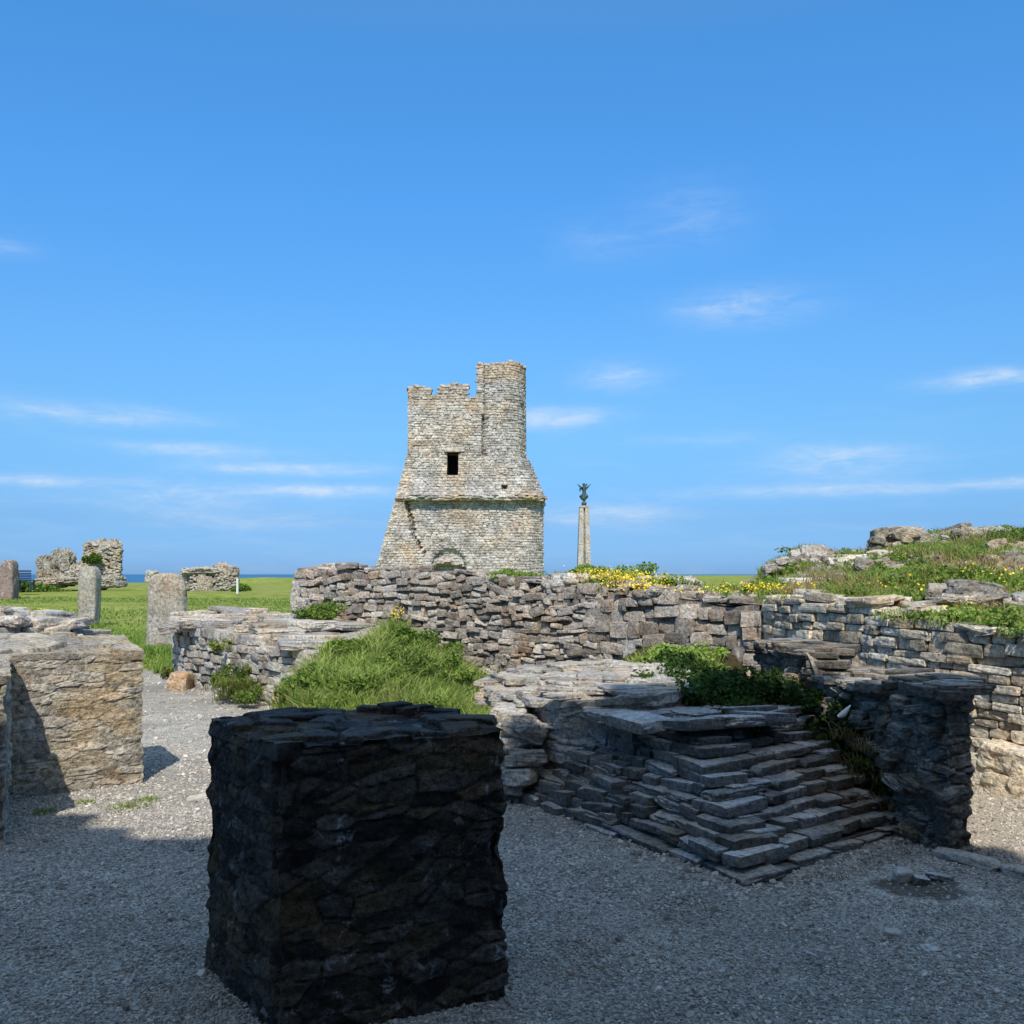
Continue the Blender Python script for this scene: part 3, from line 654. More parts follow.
def skin_obj(name, verts, edges, radii, mat, root, subdiv=1):
    me = bpy.data.meshes.new(name); me.from_pydata([tuple(Vector(v)-root.location) for v in verts], edges, [])
    me.materials.append(mat); o = bpy.data.objects.new(name, me); col.objects.link(o); o.parent = root
    sk = me.skin_vertices if len(me.skin_vertices) else None
    mod = o.modifiers.new('skin', 'SKIN')
    if not len(me.skin_vertices):
        bpy.context.view_layer.objects.active = o
    for i, r in enumerate(radii):
        me.skin_vertices[0].data[i].radius = (r, r)
    me.skin_vertices[0].data[0].use_root = True
    s_ = o.modifiers.new('sub', 'SUBSURF'); s_.levels = subdiv; s_.render_levels = subdiv
    return o
def tubes(mb, segs, tint=(.5, .5, .5), n_=8):
    for a, b, ra, rb in segs:
        a = np.array(a, float); b = np.array(b, float); d = b-a; d /= np.linalg.norm(d)
        u = np.cross(d, (0, 0, 1)) if abs(d[2]) < .9 else np.cross(d, (1, 0, 0)); u /= np.linalg.norm(u); w = np.cross(d, u)
        V = []
        for c, r in ((a-d*ra*.3, ra*.6), (a, ra), (b, rb), (b+d*rb*.3, rb*.6)):
            for i in range(n_): t = 2*math.pi*i/n_; V.append(c+u*math.cos(t)*r+w*math.sin(t)*r)
        V.append(a-d*ra*.3); V.append(b+d*rb*.3)
        Q = [[j*n_+i, j*n_+(i+1) % n_, (j+1)*n_+(i+1) % n_, (j+1)*n_+i] for j in range(3) for i in range(n_)]
        for i in range(0, n_, 2): Q.append([i, (i+1) % n_, (i+2) % n_, 4*n_]); Q.append([3*n_+i, 3*n_+(i+1) % n_, 3*n_+(i+2) % n_, 4*n_+1])
        mb.add(V, Q, tint)
q = lambda px, py, dy=0: (mx(px), YM+dy, mz(py))
mb = MB(); ring(mb, (cxm, YM), [(mz(505.5), .45, .45), (mz(503.5), .55, .55), (mz(501.5), .30, .30), (mz(499), .18, .18)], n_=12); sub('pedestal', mb, M_bronze, mem)
mb = MB()
SG = 1.22
def qf(px, py): return (mx(584+(px-584)*SG), YM, mz(504+(py-504)*SG))
tubes(mb, [(qf(584.4, 502), qf(584, 498), .18, .35), (qf(584, 498.5), qf(584.2, 494.5), .62, .38), (qf(584.2, 495), qf(584, 491), .36, .36), (qf(584, 491), qf(583.8, 488.8), .34, .15), (qf(583.8, 488.2), qf(583.8, 487.4), .30, .28),
           (qf(583.2, 490), qf(581, 490.5), .2, .15), (qf(581, 490.5), qf(580.6, 493.5), .16, .14), (qf(584.6, 490), qf(586.4, 487.5), .2, .13), (qf(586.4, 497), qf(583.2, 499.5), .45, .6), (qf(582.2, 497), qf(583.2, 500), .55, .4)])
sub('figure', mb, M_bronze, mem)
for s_ in (-1, 1):
    mb = MB()
    V = []; 
    for k in range(6):
        u = k/5; X_ = 584.2+s_*(.6+6.6*u); top_ = 488.2-4.6*u**.9; V.append(q(X_, top_, .25)); V.append(q(X_-s_*.6*u, top_+(3.6*(1-u)+.7)*(1+.2*math.sin(k*3)), .35))
    Q = [[2*k, 2*k+1, 2*k+3, 2*k+2] for k in range(5)]
    V2 = [(a, b+.12, c) for a, b, c in V]; mb.add(V, Q, (.5, .5, .5)); mb.add(V2, Q, (.5, .5, .5)); sub('wing', mb, M_bronze, mem)

# ------------------------------------------------------------------ court walls
# long rubble wall across the back
def strip_px(L, th, dirn=(0.25, 1.), zb=0.):
    o = []
    for px, py, Y in L:
        x = PX(px, Y); z = PZ(py, Y); o.append((x, Y, x+th*dirn[0], Y+th*dirn[1], z, z+.03))
    return o
mb = MB(); st = Strip(strip_px(W1, .7, (.35, .95)), .2, rag=.03)
def t1(x, y, z):
    return (random.random(), random.random(), random.random())
ws = PX(600, 11.5)
for (xa, xb, ch, ln, tl) in ((-9, ws, (.05, .125), (.09, .27), .13), (ws, 9, (.09, .19), (.16, .42), .06)):
    s2 = Strip([tuple(r) for r in st.st if xa-.21 <= r[0] <= xb], .2)
    s2.build(mb, TQ4, -.1, 1.9, ch, ln, capT=T3, cap=(.24, .18, .06), capn=1.5, depth=.22, pro=.038, tilt=tl, wav=.14, gap=.008, zn=.10, inset=.05, tintf=t1, hj=.3)
bw = mb.build('rubble_wall', M_court); tag(bw, 'long grey rubble stone wall crossing the middle of the court in front of the tower', 'stone wall')
# coursed wall at the right
mb = MB(); s2 = Strip(strip_px(W2, .6, (.8, .6)), .2, rag=.02)
s2.build(mb, TQ4, -.05, 1.7, (.055, .10), (.14, .36), capT=T3, cap=(.3, .2, .06), capn=1.2, depth=.2, pro=.024, tilt=.03, wav=.05, gap=.009, zn=.06, inset=.05)
L = []
for px, py, w in ((962, 765, .34), (992, 772, .42), (1012, 758, .36), (985, 790, .30), (1018, 788, .40), (1003, 795, .25), (1045, 790, .4)):
    Yq = np.interp(px, [950, 1000, 1024, 1110], [7.45, 7.08, 6.9, 6.4])-.05; L.append((P(px, py, Yq), (.5, -.7), (w, .3, w*.55), (.9, .95, .5)))
place_list(mb, T9, L, .1)
cw = mb.build('coursed_wall', M_coursed); tag(cw, 'neatly coursed pale stone wall at the right edge behind the dark wall stub', 'stone wall')

# left low curved wall with slab top
mb = MB()
LW = [(174, 640, 14.3, 622, 15.5), (182, 630, 13.9, 616, 15.6), (205, 628, 13.0, 613, 15.5), (240, 634, 12.1, 612, 15.0), (275, 642, 11.5, 615, 14.6), (310, 652, 11.0, 618, 14.0), (350, 662, 10.7, 622, 13.6), (368, 672, 10.8, 628, 13.2)]
st = [(PX(a, Y), Y, PX(a+4, Yb), Yb, PZ(b, Y), PZ(bt, Yb)) for a, b, Y, bt, Yb in LW]
s4 = Strip(st, .2, rag=.02)
s4.build(mb, TQ4, -.1, 1.2, (.07, .14), (.12, .34), capT=TQ, cap=(.8, .5, .09), capn=1.1, cm=.1, depth=.24, pro=.035, tilt=.06, wav=.08, gap=.012, zn=.07, inset=.08, captilt=.06)
o = mb.build('low_wall', M_slab); tag(o, 'low curving stone wall with broad pale slabs on top left of the tall grass bank', 'stone wall')

# left pier, with the arm that comes towards the camera
mb = MB()
fd = np.array([.81, .585]); bd = np.array([-.57, .82]); A0 = np.array([-2.82, 7.27])
st = [(*(A0-fd*1.6), *(A0-fd*1.6+bd*.75), 1.03, 1.10), (*(A0-fd*.5), *(A0-fd*.5+bd*.75), 1.03, 1.13), (*A0, *(A0+bd*.72), .99, 1.10)]
s5 = Strip(st, .1)
rocky(mb, s5, -.03, 1.05, .012, .010, .22, .058, .007, .006, .007, fine=.004, chip=.015, capcl=.28, capoff=.02, over=.004, warp=.5, joint=.12)
ar = np.array([.47, -.883]); B0 = A0-fd*.93
st = [(*(B0+ar*1.25), *(B0+ar*1.25-fd*.6), 1.0, 1.02), (*(B0-ar*.1), *(B0-ar*.1-fd*.6), 1.03, 1.05)]
s6 = Strip(st, .1)
rocky(mb, s6, -.03, 1.0, .02, .016, .26, .085, .018, .02, .014, capcl=.25, capoff=.03, over=.015)
o = mb.build('stone_pier', M_pier); tag(o, 'sunlit ochre and grey lichened stone pier at the left edge', 'stone pier')

# wall behind the left pier
mb = MB()
st = [(PX(a, Y), Y, PX(a, Y)-.2, Y+.9, PZ(b, Y), PZ(b-2, Y)) for a, b, Y in ((-140, 618, 9.5), (-20, 621, 10.2), (30, 621, 10.8), (72, 624, 11.2), (86, 640, 11.3))]
Strip(st, .2, rag=.03).build(mb, T3, 0, 1.3, (.08, .17), (.15, .4), capT=T5, cap=(.35, .25, .09), capn=1.5, depth=.25, pro=.05, tilt=.08, wav=.1, gap=.014, zn=.08, inset=.07)
o = mb.build('low_wall', M_slab); tag(o, 'low rough stone wall just behind the lichened pier at far left', 'stone wall')

# the black pillar base in the foreground
mb = MB()
A = np.array([-.80, 3.25]); B = np.array([-.022, 3.60]); D = np.array([-1.24, 3.86]); Cc = np.array([-.42, 4.22])
st = [(*A, *D, 1.01, 1.005), (*(A*.6+B*.4), *(D*.6+Cc*.4), 1.0, 1.035), (*B, *Cc, 1.015, 1.015)]
s7 = Strip(st, .07, batter=.012)
rocky(mb, s7, -.03, 1.0, .009, .008, .17, .065, .008, .007, .011, capcl=.15, capoff=.015, over=-.02, taper=.03, warp=.55, joint=.07, chip=.028, fine=.008)
L = []
for px, py, Y, w in ((395, 703, 4.05, .13), (415, 706, 4.0, .14), (440, 709, 4.0, .16), (372, 706, 4.05, .12), (300, 713, 3.85, .22), (470, 716, 3.8, .2)):
    L.append((P(px, py, Y)-np.array([0, 0, .022]), (random.uniform(.7, 1), random.uniform(-.3, .5)), (w, w*.7, .045), rt()))
place_list(mb, T9S, L, .07)
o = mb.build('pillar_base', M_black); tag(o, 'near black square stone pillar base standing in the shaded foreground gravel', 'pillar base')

# ------------------------------------------------------------------ stepped plinth
mb = MB(); NL = 11; dz = .059
L = []; 
for k in range(NL):
    z = k*dz; ck = C0-nL*.064*k-nR*.101*k
    ll = 2.35-.118*k; lr = 1.60-.045*k
    if k == NL-1: ll = 1.2; lr = 1.05
    zz_ = dz*(1.0 if k else .62)
    for run, (d, nrm, tot) in enumerate(((dL, nL, ll), (dR, nR, lr))):
        s = -.02 if run == 0 else .16
        while s < tot:
            l = random.uniform(.10, .34) if k else random.uniform(.22, .45)
            if k == NL-1: l = random.uniform(.4, .7)
            m_ = s+l/2; s += l
            if k > 1 and random.random() < .03: continue
            dep = random.uniform(.26, .36); out_ = random.uniform(-.035, .03)+(.02*math.sin(m_*3+k))
            slump = -.03*max(0, m_-1.2) if run == 0 else 0
            c = ck+d*m_-nrm*(dep/2-out_)
            L.append(((c[0], c[1], z+zz_/2+slump*k*.35+random.uniform(-.006, .006)), d, (l-.008, dep, zz_*random.uniform(.80, 1.2)), (random.uniform(.1, 1.), random.random(), random.random())))
            if m_ > .3:    # second row fills the tread
                c2 = ck+d*m_-nrm*(dep+.12); L.append(((c2[0], c2[1], z+zz_/2-.012), d, (l, .3, zz_), rt()))
# the big capping slabs
for px, py, w, dd in ((612, 715, .34, .28), (642, 722, .40, .28), (700, 723, .50, .3), (655, 712, .5, .35), (742, 720, .45, .3), (765, 717, .35, .3), (700, 712, .6, .4), (735, 710, .5, .4), (616, 708, .4, .3)):
    g_ = G(px, py, .66); L.append(((g_[0], g_[1]+.05, .65), dL if px < 660 else dR, (w, dd, .07), (random.uniform(.5, .9), .2, .5)))
random.shuffle(L); place_list(mb, T9S, L[::4], .045); place_list(mb, TC, L[1::4]+L[2::4]+L[3::4], .042)
# core of the steps
for k in range(NL):
    ck = C0-nL*(.064*k+.12)-nR*(.101*k+.12); ll = 2.2-.12*k; lr = 1.45-.048*k; a = ck+dL*ll; c = ck+dR*lr; b = a+dR*lr
    z0_, z1_ = k*dz-.05, (k+1)*dz-.02
    V = [(*ck, z0_), (*c, z0_), (*b, z0_), (*a, z0_), (*ck, z1_), (*c, z1_), (*b, z1_), (*a, z1_)]
    mb.add(V, [[0, 1, 5, 4], [1, 2, 6, 5], [2, 3, 7, 6], [3, 0, 4, 7], [4, 5, 6, 7]], (.1, .5, .5))
# rubble making up the collapsed left shoulder
L = []
for i in range(240):
    m_ = random.uniform(1.15, 2.6); k = random.uniform(0, 10.5); c = C0-nL*(.064*k+random.uniform(.0, .12))-nR*.101*k+dL*m_*(1-.05*k)
    L.append(((c[0], c[1], min(k*dz, max(.03, (2.45-m_)*.52))), dL if random.random() < .7 else dR, (random.uniform(.14, .36), random.uniform(.14, .28), random.uniform(.05, .09)), rt()))
place_list(mb, TC, L, .08)
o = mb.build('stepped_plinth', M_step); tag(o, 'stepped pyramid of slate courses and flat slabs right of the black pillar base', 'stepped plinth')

# flat slab platform behind it
mb = MB()
st = [(PX(505, 7.5), 7.4, PX(500, 7.9), 7.9, .45, .60), (PX(525, 7.1), 7.1, PX(510, 8.1), 8.1, .60, .74), (PX(560, 6.6), 6.62, PX(555, 8.3), 8.3, .72, .84), (PX(620, 6.4), 6.42, PX(615, 8.2), 8.2, .77, .86), (PX(665, 6.35), 6.4, PX(665, 7.6), 7.6, .79, .84), (PX(686, 6.6), 6.6, PX(690, 7.0), 7.0, .80, .82)]
rocky(mb, Strip(st, .06), .0, .82, .018, .014, .34, .065, .022, .022, .008, capcl=.34, capoff=.014, over=.02)
capstones = lambda S_, k, w_, d_, h_, T_=None: place_list(mb, T_ or TQ, [(lambda r, u: ((r[0]*(1-u)+r[2]*u, r[1]*(1-u)+r[3]*u, r[4]*(1-u)+r[5]*u+random.uniform(-.012, .014)), (math.cos(.4*random.gauss(0, 1)), .35*random.gauss(0, 1)), (w_*random.uniform(.5, 1.3), d_*random.uniform(.5, 1.3), h_*random.uniform(.7, 1.3)), rt()))(S_.st[random.randrange(1, int(len(S_.st)*(.90 if k < 100 else .99)))], random.uniform(.07, .93)) for i in range(k)], .025)
capstones(Strip(st, .06), 70, .42, .28, .045)
L = []
for i in range(34):
    px = random.uniform(494, 530); z = random.uniform(.05, .6); Yq = 7.25-.45*(px-488)/40-.35*(1-z/.6)
    L.append(((PX(px, Yq), Yq, z), (1, random.uniform(-.5, .2)), (random.uniform(.14, .34), .2, random.uniform(.06, .12)), rt()))
place_list(mb, T9, L, .12)
o = mb.build('slab_platform', M_slab); tag(o, 'pale flat topped slab platform just behind the stepped plinth, half in sun', 'stone platform')

# dark wall stub
mb = MB()
st = [(1.98, 7.75, 2.4, 7.95, 1.02, 1.02), (2.02, 7.4, 2.45, 7.6, 1.04, 1.05), (2.16, 6.9, 2.56, 7.1, 1.02, 1.02), (2.19, 6.8, 2.6, 7.0, .84, .90), (2.28, 6.4, 2.66, 6.6, .84, .92), (2.37, 5.95, 2.72, 6.15, .89, .94), (2.42, 5.6, 2.72, 5.75, .92, .96), (2.46, 5.36, 2.63, 5.42, .92, .94)]
rocky(mb, Strip(st, .06, rag=.02), -.03, 1.06, .014, .012, .18, .065, .022, .022, .014, fine=.006, capcl=.26, capoff=.016, over=.015, warp=.6)
capstones(Strip(st, .06), 110, .26, .17, .05)
L = []
for i in range(45):
    f_ = random.random(); q_ = random.uniform(0, 1); r_ = Strip(st, .06).st; r_ = r_[int(f_*(len(r_)-1))]; z_ = random.uniform(.05, .85)
    L.append(((r_[0]+.03, r_[1]+.02, z_), (.4, -.9), (random.uniform(.08, .22), .2, random.uniform(.04, .09)), rt()))
place_list(mb, T9, L, .12)
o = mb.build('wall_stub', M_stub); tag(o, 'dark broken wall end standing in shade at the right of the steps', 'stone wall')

# kerb slab
mb = MB(); a = G(934, 855); b = G(1060, 886); d = (b-a)[:2]; Lh = np.linalg.norm(d); d /= Lh
L = []; s = 0
while s < Lh:
    l = random.uniform(.22, .4); c = a[:2]+d*(s+l/2); L.append(((c[0], c[1], .02), d, (l-.01, .11, .06), (.8, .1, .5))); s += l
place_list(mb, T5, L, .01); tag(mb.build('kerb', M_slab), 'low pale stone kerb running off the right edge beside the damp soil', 'kerb')

# ------------------------------------------------------------------ hummock of rock and turf beyond the coursed wall
cols = [(742, [(594, 10.4), (590, 10.9), (588, 11.6), (586, 12.5), (584, 13.5), (583, 15)]),
        (800, [(597, 9.7), (592, 10.1), (586, 10.8), (578, 11.8), (566, 12.8), (556, 13.6)]),
        (850, [(602, 9.0), (596, 9.5), (586, 10.3), (574, 11.2), (561, 12.4), (552, 13.5)]),
        (900, [(611, 8.4), (603, 8.8), (591, 9.6), (572, 10.9), (555, 12.1), (541, 13.3)]),
        (950, [(622, 7.8), (607, 8.3), (596, 9.0), (576, 10.2), (553, 11.7), (534, 13.2)]),
        (1000, [(632, 7.5), (612, 7.9), (600, 8.6), (578, 9.8), (553, 11.4), (530, 13.2)]),
        (1040, [(636, 7.3), (616, 7.7), (602, 8.4), (580, 9.5), (552, 11.3), (529, 13.2)]),
        (1150, [(652, 6.9), (628, 7.3), (606, 8.0), (580, 9.2), (550, 11.2), (528, 13.2)]),
        (1400, [(690, 6.0), (655, 6.4), (620, 7.2), (590, 8.8), (560, 10.8), (540, 13.2)])]
prof = []
for px, pr in cols:
    pts = [np.array([PX(px, pr[0][1]-.15), pr[0][1]-.15, .9])]+[P(px, a, Y) for a, Y in pr]
    pts += [np.array([PX(px, 14.6), 14.6, pts[-1][2]-.1]), np.array([PX(px, 17.5), 17.5, 1.1])]
    prof.append(pts)
prof = np.array(prof)
def mound(u, v):
    """u along the columns 0..8, v along the profile 0..8"""
    i = min(int(u), 7); f = u-i; j = min(int(v), 7); g = v-j
    p = (prof[i, j]*(1-f)+prof[i+1, j]*f)*(1-g)+(prof[i, j+1]*(1-f)+prof[i+1, j+1]*f)*g
    return p
def moundn(u, v):
    p = mound(u, v).copy(); p[2] += .10*fbm(p[0]*1.1, p[1]*1.1, 3)*min(1, v)*(1 if v < 8 else 0); return p
nu, nv_ = 180, 140; V = [moundn(8*i/nu, 8*j/nv_) for i in range(nu+1) for j in range(nv_+1)]
I = np.arange((nu+1)*(nv_+1)).reshape(nu+1, nv_+1); mb = MB(); mb.add(V, np.stack([I[:-1, :-1], I[1:, :-1], I[1:, 1:], I[:-1, 1:]], -1).reshape(-1, 4), (.5, .5, .5))
m, nt, out = newmat('earth_mound'); n = N(nt); tc = n.n('ShaderNodeTexCoord').outputs['Object']
c = n.ramp(n.noise(tc, 2.2, 7, .7, .5), [(.3, (.08, .12, .02)), (.48, (.16, .18, .05)), (.6, (.30, .26, .14)), (.72, (.42, .37, .28))])
bs = n.n('ShaderNodeBsdfPrincipled'); bs.inputs['Roughness'].default_value = .95; n.l(c, bs.inputs['Base Color']); bp = n.n('ShaderNodeBump'); bp.inputs['Strength'].default_value = 1; bp.inputs['Distance'].default_value = .06
n.l(n.noise(tc, 12, 7, .7), bp.inputs['Height']); n.l(bp.outputs[0], bs.inputs['Normal']); n.l(bs.outputs[0], out.inputs[0])
tag(mb.build('earth_mound', m, smooth=True), kind='structure')
def on_mound(k, u0, u1, v0, v1, th=-.1, o=2):
    out_ = []
    while len(out_) < k:
        u = random.uniform(u0, u1); v = random.uniform(v0, v1); p_ = moundn(u, v)
        if nz(p_[0]*1.4, p_[1]*1.4, 0, o) > th: out_.append(p_)
    return np.array(out_)
def rockpile(name, items, mat, label, catg, T=T9, group=None, tilt=.25):
    mb_ = MB(); L = []
    for px, py, Y, w, h, d in items:
        L.append((P(px, py, Y), (1, random.uniform(-.3, .3)), (w, d, h), (random.uniform(.1, .85), random.random(), .5)))
    place_list(mb_, T, L, tilt); o = mb_.build(name, mat); return tag(o, label, catg, group)
def jit(x0, x1, y0, y1, Y, k, w, h, slope=0):
    L = []
    for i in range(k):
        u = random.random(); px = x0+(x1-x0)*u; py = y0+(y1-y0)*random.random()+slope*u; s = random.uniform(.5, 1.3)
        L.append((px, py, Y+random.uniform(-.25, .25), w*s, h*s*random.uniform(.7, 1.2), w*s*.8))
    return L
rockpile('rock_outcrop', [(812, 558, 12.6, .34, .30, .35), (800, 561, 12.6, .22, .26, .3), (826, 555, 12.7, .26, .16, .3), (786, 566, 12.6, .28, .14, .3), (775, 571, 12.6, .3, .08, .3)]+jit(770, 835, 562, 574, 12.4, 60, .15, .08, -8), M_court, 'small dark jagged rock outcrop at the left end of the mound skyline', 'rock outcrop')
rockpile('rock_outcrop', jit(838, 925, 559, 566, 12.1, 34, .24, .09)+[(884, 556, 12.1, .34, .14, .3), (850, 560, 12.0, .4, .1, .3)], M_coursed, 'low row of flat stones lying across the middle of the mound', 'rock outcrop')
rockpile('rock_outcrop', jit(872, 925, 533, 556, 12.8, 90, .17, .11, -2)+[(905, 534, 13, .5, .16, .4), (880, 542, 12.9, .3, .2, .3), (895, 548, 12.8, .34, .22, .3)], M_ruin, 'broken stony ridge with a flat top left of centre on the mound crest', 'rock outcrop')
rockpile('rock_outcrop', [(958, 529, 13, .24, .10, .3), (952, 538, 12.9, .34, .2, .3), (972, 535, 12.9, .5, .14, .4), (990, 534, 12.9, .42, .16, .4), (960, 545, 12.7, .3, .16, .3), (1001, 537, 12.9, .2, .12, .3)]+jit(944, 1004, 531, 546, 12.7, 60, .16, .09), M_ruin, 'pale jagged rock outcrop highest on the mound crest near the right edge', 'rock outcrop')
rockpile('rock_outcrop', [(937, 592, 8.5, .17, .13, .2), (976, 593, 8.3, .46, .19, .3), (955, 602, 8.2, .3, .06, .25), (985, 604, 8.1, .36, .07, .25), (1012, 600, 8.1, .2, .09, .2), (1030, 603, 8.0, .3, .1, .2)]+jit(925, 1024, 600, 606, 8.2, 14, .2, .05), M_slab, 'large pale boulder on a thin ledge just above the coursed wall', 'rock outcrop')
rockpile('rock_outcrop', jit(985, 1060, 545, 572, 11.6, 70, .2, .12), M_ochre, 'tan rubble scatter on the mound at the right edge', 'rock outcrop')
rockpile('rock_outcrop', jit(860, 1060, 563, 568, 11.4, 50, .3, .07), M_court, 'thin band of grey stones below the mound crest', 'rock outcrop')
for (u0, u1, v0, v1, k_, lab, mt_) in ((1.0, 3.4, 2.6, 6.2, 150, 'dark broken stones half buried in turf on the left slope of the mound', M_court), (3.4, 6.6, 2.4, 6.2, 240, 'scattered brown grey stones half buried in turf high on the mound', M_ruin)):
    mb = MB(); L = []
    for p_ in on_mound(k_, u0, u1, v0, v1, -.05, 11): w_ = random.uniform(.08, .26); L.append((p_+np.array([0, 0, -.01]), (1, random.uniform(-.6, .6)), (w_, w_*.8, w_*random.uniform(.3, .6)), (random.uniform(.05, .7), random.random(), .5)))
    place_list(mb, T5, L, .25); tag(mb.build('rubble', mt_), lab, 'rubble', kind='stuff')
# pale paving slab seen over the wall
mb = MB(); a = P(784, 586, 10.6); L = [((PX(806, 10.9), 10.9, PZ(582, 10.9)), (1, 0), (.62, .5, .10), (1, 0, .5)), ((PX(808, 10.7), 10.7, PZ(589, 10.7)), (1, 0), (.5, .3, .09), (.9, 0, .5))]
place_list(mb, T5, L, .01); tag(mb.build('paving_slab', plain('pale_slab', (.5, .49, .46), .9, .12, 8)), 'smooth pale slab lying on the wall top at the foot of the mound', 'slab')

# ------------------------------------------------------------------ left background ruins, standing stones
def menhir(name, px, py0, py1, Y, w_px, d, mat, label, lean=0., shape=None, groove=False, seed=1):
    n_ = 28; V0, Q0 = cube_grid(10); x0 = PX(px, Y); z0 = PZ(py0, Y)-.25; h = PZ(py1, Y)-z0; w = w_px/F*Y
    V = V0.copy(); k = 8; V /= ((np.abs(V)**k).sum(1)**(1/k))[:, None]
    out_ = []
    for p in V:
        t = (p[2]+1)/2; sh = shape(t) if shape else 1.; X = p[0]*w/2*sh; Yq = p[1]*d/2; Z = t*h
        if t > .85: Z -= .10*h*abs(p[0])**3*(.6+.6*nz(seed, 3))
        e = .05*w; X += e*fbm(p[0]*1.5+seed, p[1]*1.5, p[2]*3); Yq += e*fbm(p[0]*2.5+seed, p[1]*2+5, p[2]*4)
        if groove and abs(p[0]+.05) < .12 and p[1] < 0: Yq += .06
        out_.append((x0+X+lean*Z, Y+Yq, z0+Z))
    mb_ = MB(); mb_.add(out_, Q0, (.55, .3+.2*random.random(), .5)); o = mb_.build(name, mat, smooth=True); return tag(o, label, 'standing stone')
menhir('standing_stone', 167, 652, 573, 18.4, 39, .22, M_menhir, 'broad flat standing stone slab with a vertical groove beside the gravel path', .0, lambda t: 1.05-.12*t, True, 4)
menhir('standing_stone', 88.5, 630, 566, 25.5, 18, .4, M_menhir, 'narrow pale standing stone just in front of the big rock ruin', .02, lambda t: .95+.1*t, False, 9)
menhir('standing_stone', 6, 603, 560, 45, 17, .7, M_redstone, 'reddish brown standing stone at the far left edge of the lawn', .08, lambda t: 1.15-.4*t, False, 2)
def boulder(mb_, px, py, Y, wpx, hpx, d=1., seed=0, rough=.16, tint=(.6, .5, .5), k=5):
    V0, Q0 = cube_grid(22); V = V0/((np.abs(V0)**k).sum(1)**(1/k))[:, None]; w = wpx/F*Y; h = hpx/F*Y; c = P(px, py, Y); out_ = []
    for p in V:
        q_ = Vector((p[0]*1.2+seed*3, p[1]*1.2, p[2]*1.2)); e = np.array(mn.noise_vector(q_))*rough*1.4+np.array(mn.noise_vector(q_*2.6))*rough*.8+np.array(mn.noise_vector(q_*6))*rough*.45
        rid = abs(mn.noise(Vector((p[0]*2+seed, p[1], p[2]*5))))
        pp = (p+e)*(1-.10*(rid < .06)); out_.append((c[0]+pp[0]*w/2, c[1]+pp[1]*w/2*d, c[2]+pp[2]*h/2))
    mb_.add(out_, Q0, tint)
YR = 58.
mb = MB()
boulder(mb, 98, 566, YR, 27, 44, .7, 1, .2); boulder(mb, 110, 563, YR, 20, 44, .8, 2, .22); boulder(mb, 103, 553, YR-.2, 30, 20, .8, 12, .25); boulder(mb, 115, 556, YR-.5, 11, 26, .9, 14, .25, (.35, .4, .5)); boulder(mb, 112, 572, YR-.5, 14, 16, .9, 15, .25, (.4, .4, .5))
for q_ in ((63, 569, 20, 32), (65, 560, 12, 20), (57, 574, 12, 20), (71, 570, 9, 20)): boulder(mb, q_[0], q_[1], YR-random.uniform(.1, .6), q_[2], q_[3], .9, q_[0], .30, (random.uniform(.3, .7), .4, .5))
boulder(mb, 44, 568, YR, 12, 22, 1, 4, .28, (.35, .4, .5)); boulder(mb, 49, 571, YR-.3, 8, 17, 1, 44, .28, (.55, .4, .5)); boulder(mb, 79, 573, YR-.4, 18, 14, 1, 5, .25, (.75, .6, .5)); boulder(mb, 83, 567, YR, 10, 12, 1, 55, .25, (.75, .6, .5))
boulder(mb, 104, 582, YR-1, 18, 11, 1, 6, .2, (.85, .3, .5)); boulder(mb, 115, 581, YR-.8, 16, 12, 1, 66, .22, (.8, .3, .5)); boulder(mb, 50, 583, YR-1.5, 26, 10, 1, 7, .16, (.7, .9, .5)); boulder(mb, 72, 581, YR-1, 34, 7, 1, 8, .15, (.7, .6, .5)); boulder(mb, 121, 584, YR-1, 10, 6, 1, 9, .2, (.5, .3, .5))
L = []
for i in range(420):
    px = random.uniform(84, 121); py = random.uniform(545, 578)
    if abs(px-103) > 18: continue
    L.append((P(px, py, YR-.95+random.uniform(-.05, .1)), (1, 0), (random.uniform(.1, .34), .3, random.uniform(.06, .15)), (random.uniform(.4, 1), random.random(), .5)))
place_list(mb, T2, L, .2)
o = mb.build('ruined_wall', M_ruin); tag(o, 'tall craggy ruined wall lump with a green bush, beyond the lawn at left', 'ruined wall')
mb = MB()
boulder(mb, 222, 579, YR, 26, 28, .7, 21, .22); boulder(mb, 200, 581, YR, 22, 24, .7, 28, .2); boulder(mb, 230, 574, YR-.7, 14, 14, .7, 29, .3, (.4, .5, .5)); boulder(mb, 226, 580, YR-.6, 24, 24, .9, 22, .22, (.45, .5, .5)); boulder(mb, 198, 581, YR-.2, 30, 26, .8, 23, .18, (.8, .4, .5)); boulder(mb, 206, 571, YR-.3, 40, 7, .9, 24, .12, (.95, .2, .5)); boulder(mb, 206, 585, YR-1.1, 16, 18, .8, 27, .12, (.5, .9, .5))
L = []
for i in range(260):
    L.append((P(random.uniform(190, 237), random.uniform(572, 592), YR-1.15+random.uniform(-.05, .15)), (1, 0), (random.uniform(.1, .34), .3, random.uniform(.06, .13)), (random.uniform(.4, 1), random.random(), .5)))
place_list(mb, T2, L, .2)
o = mb.build('ruined_wall', M_ruin); tag(o, 'low ruined wall lump behind the broad flat standing stone', 'ruined wall')
mb = MB(); boulder(mb, 152, 577, YR, 11, 12, 1, 31, .2, (.85, .3, .5)); o = mb.build('boulder', M_ruin); tag(o, 'small pale boulder left of the broad flat standing stone', 'boulder')
mb = MB(); boulder(mb, 296, 600, 13.8, 9, 26, 1, 41, .2, (.6, .3, .5)); boulder(mb, 301, 606, 13.5, 14, 16, 1, 42, .2, (.6, .3, .5)); o = mb.build('boulder', M_slab); tag(o, 'pale upright block at the left end of the long rubble wall', 'boulder')
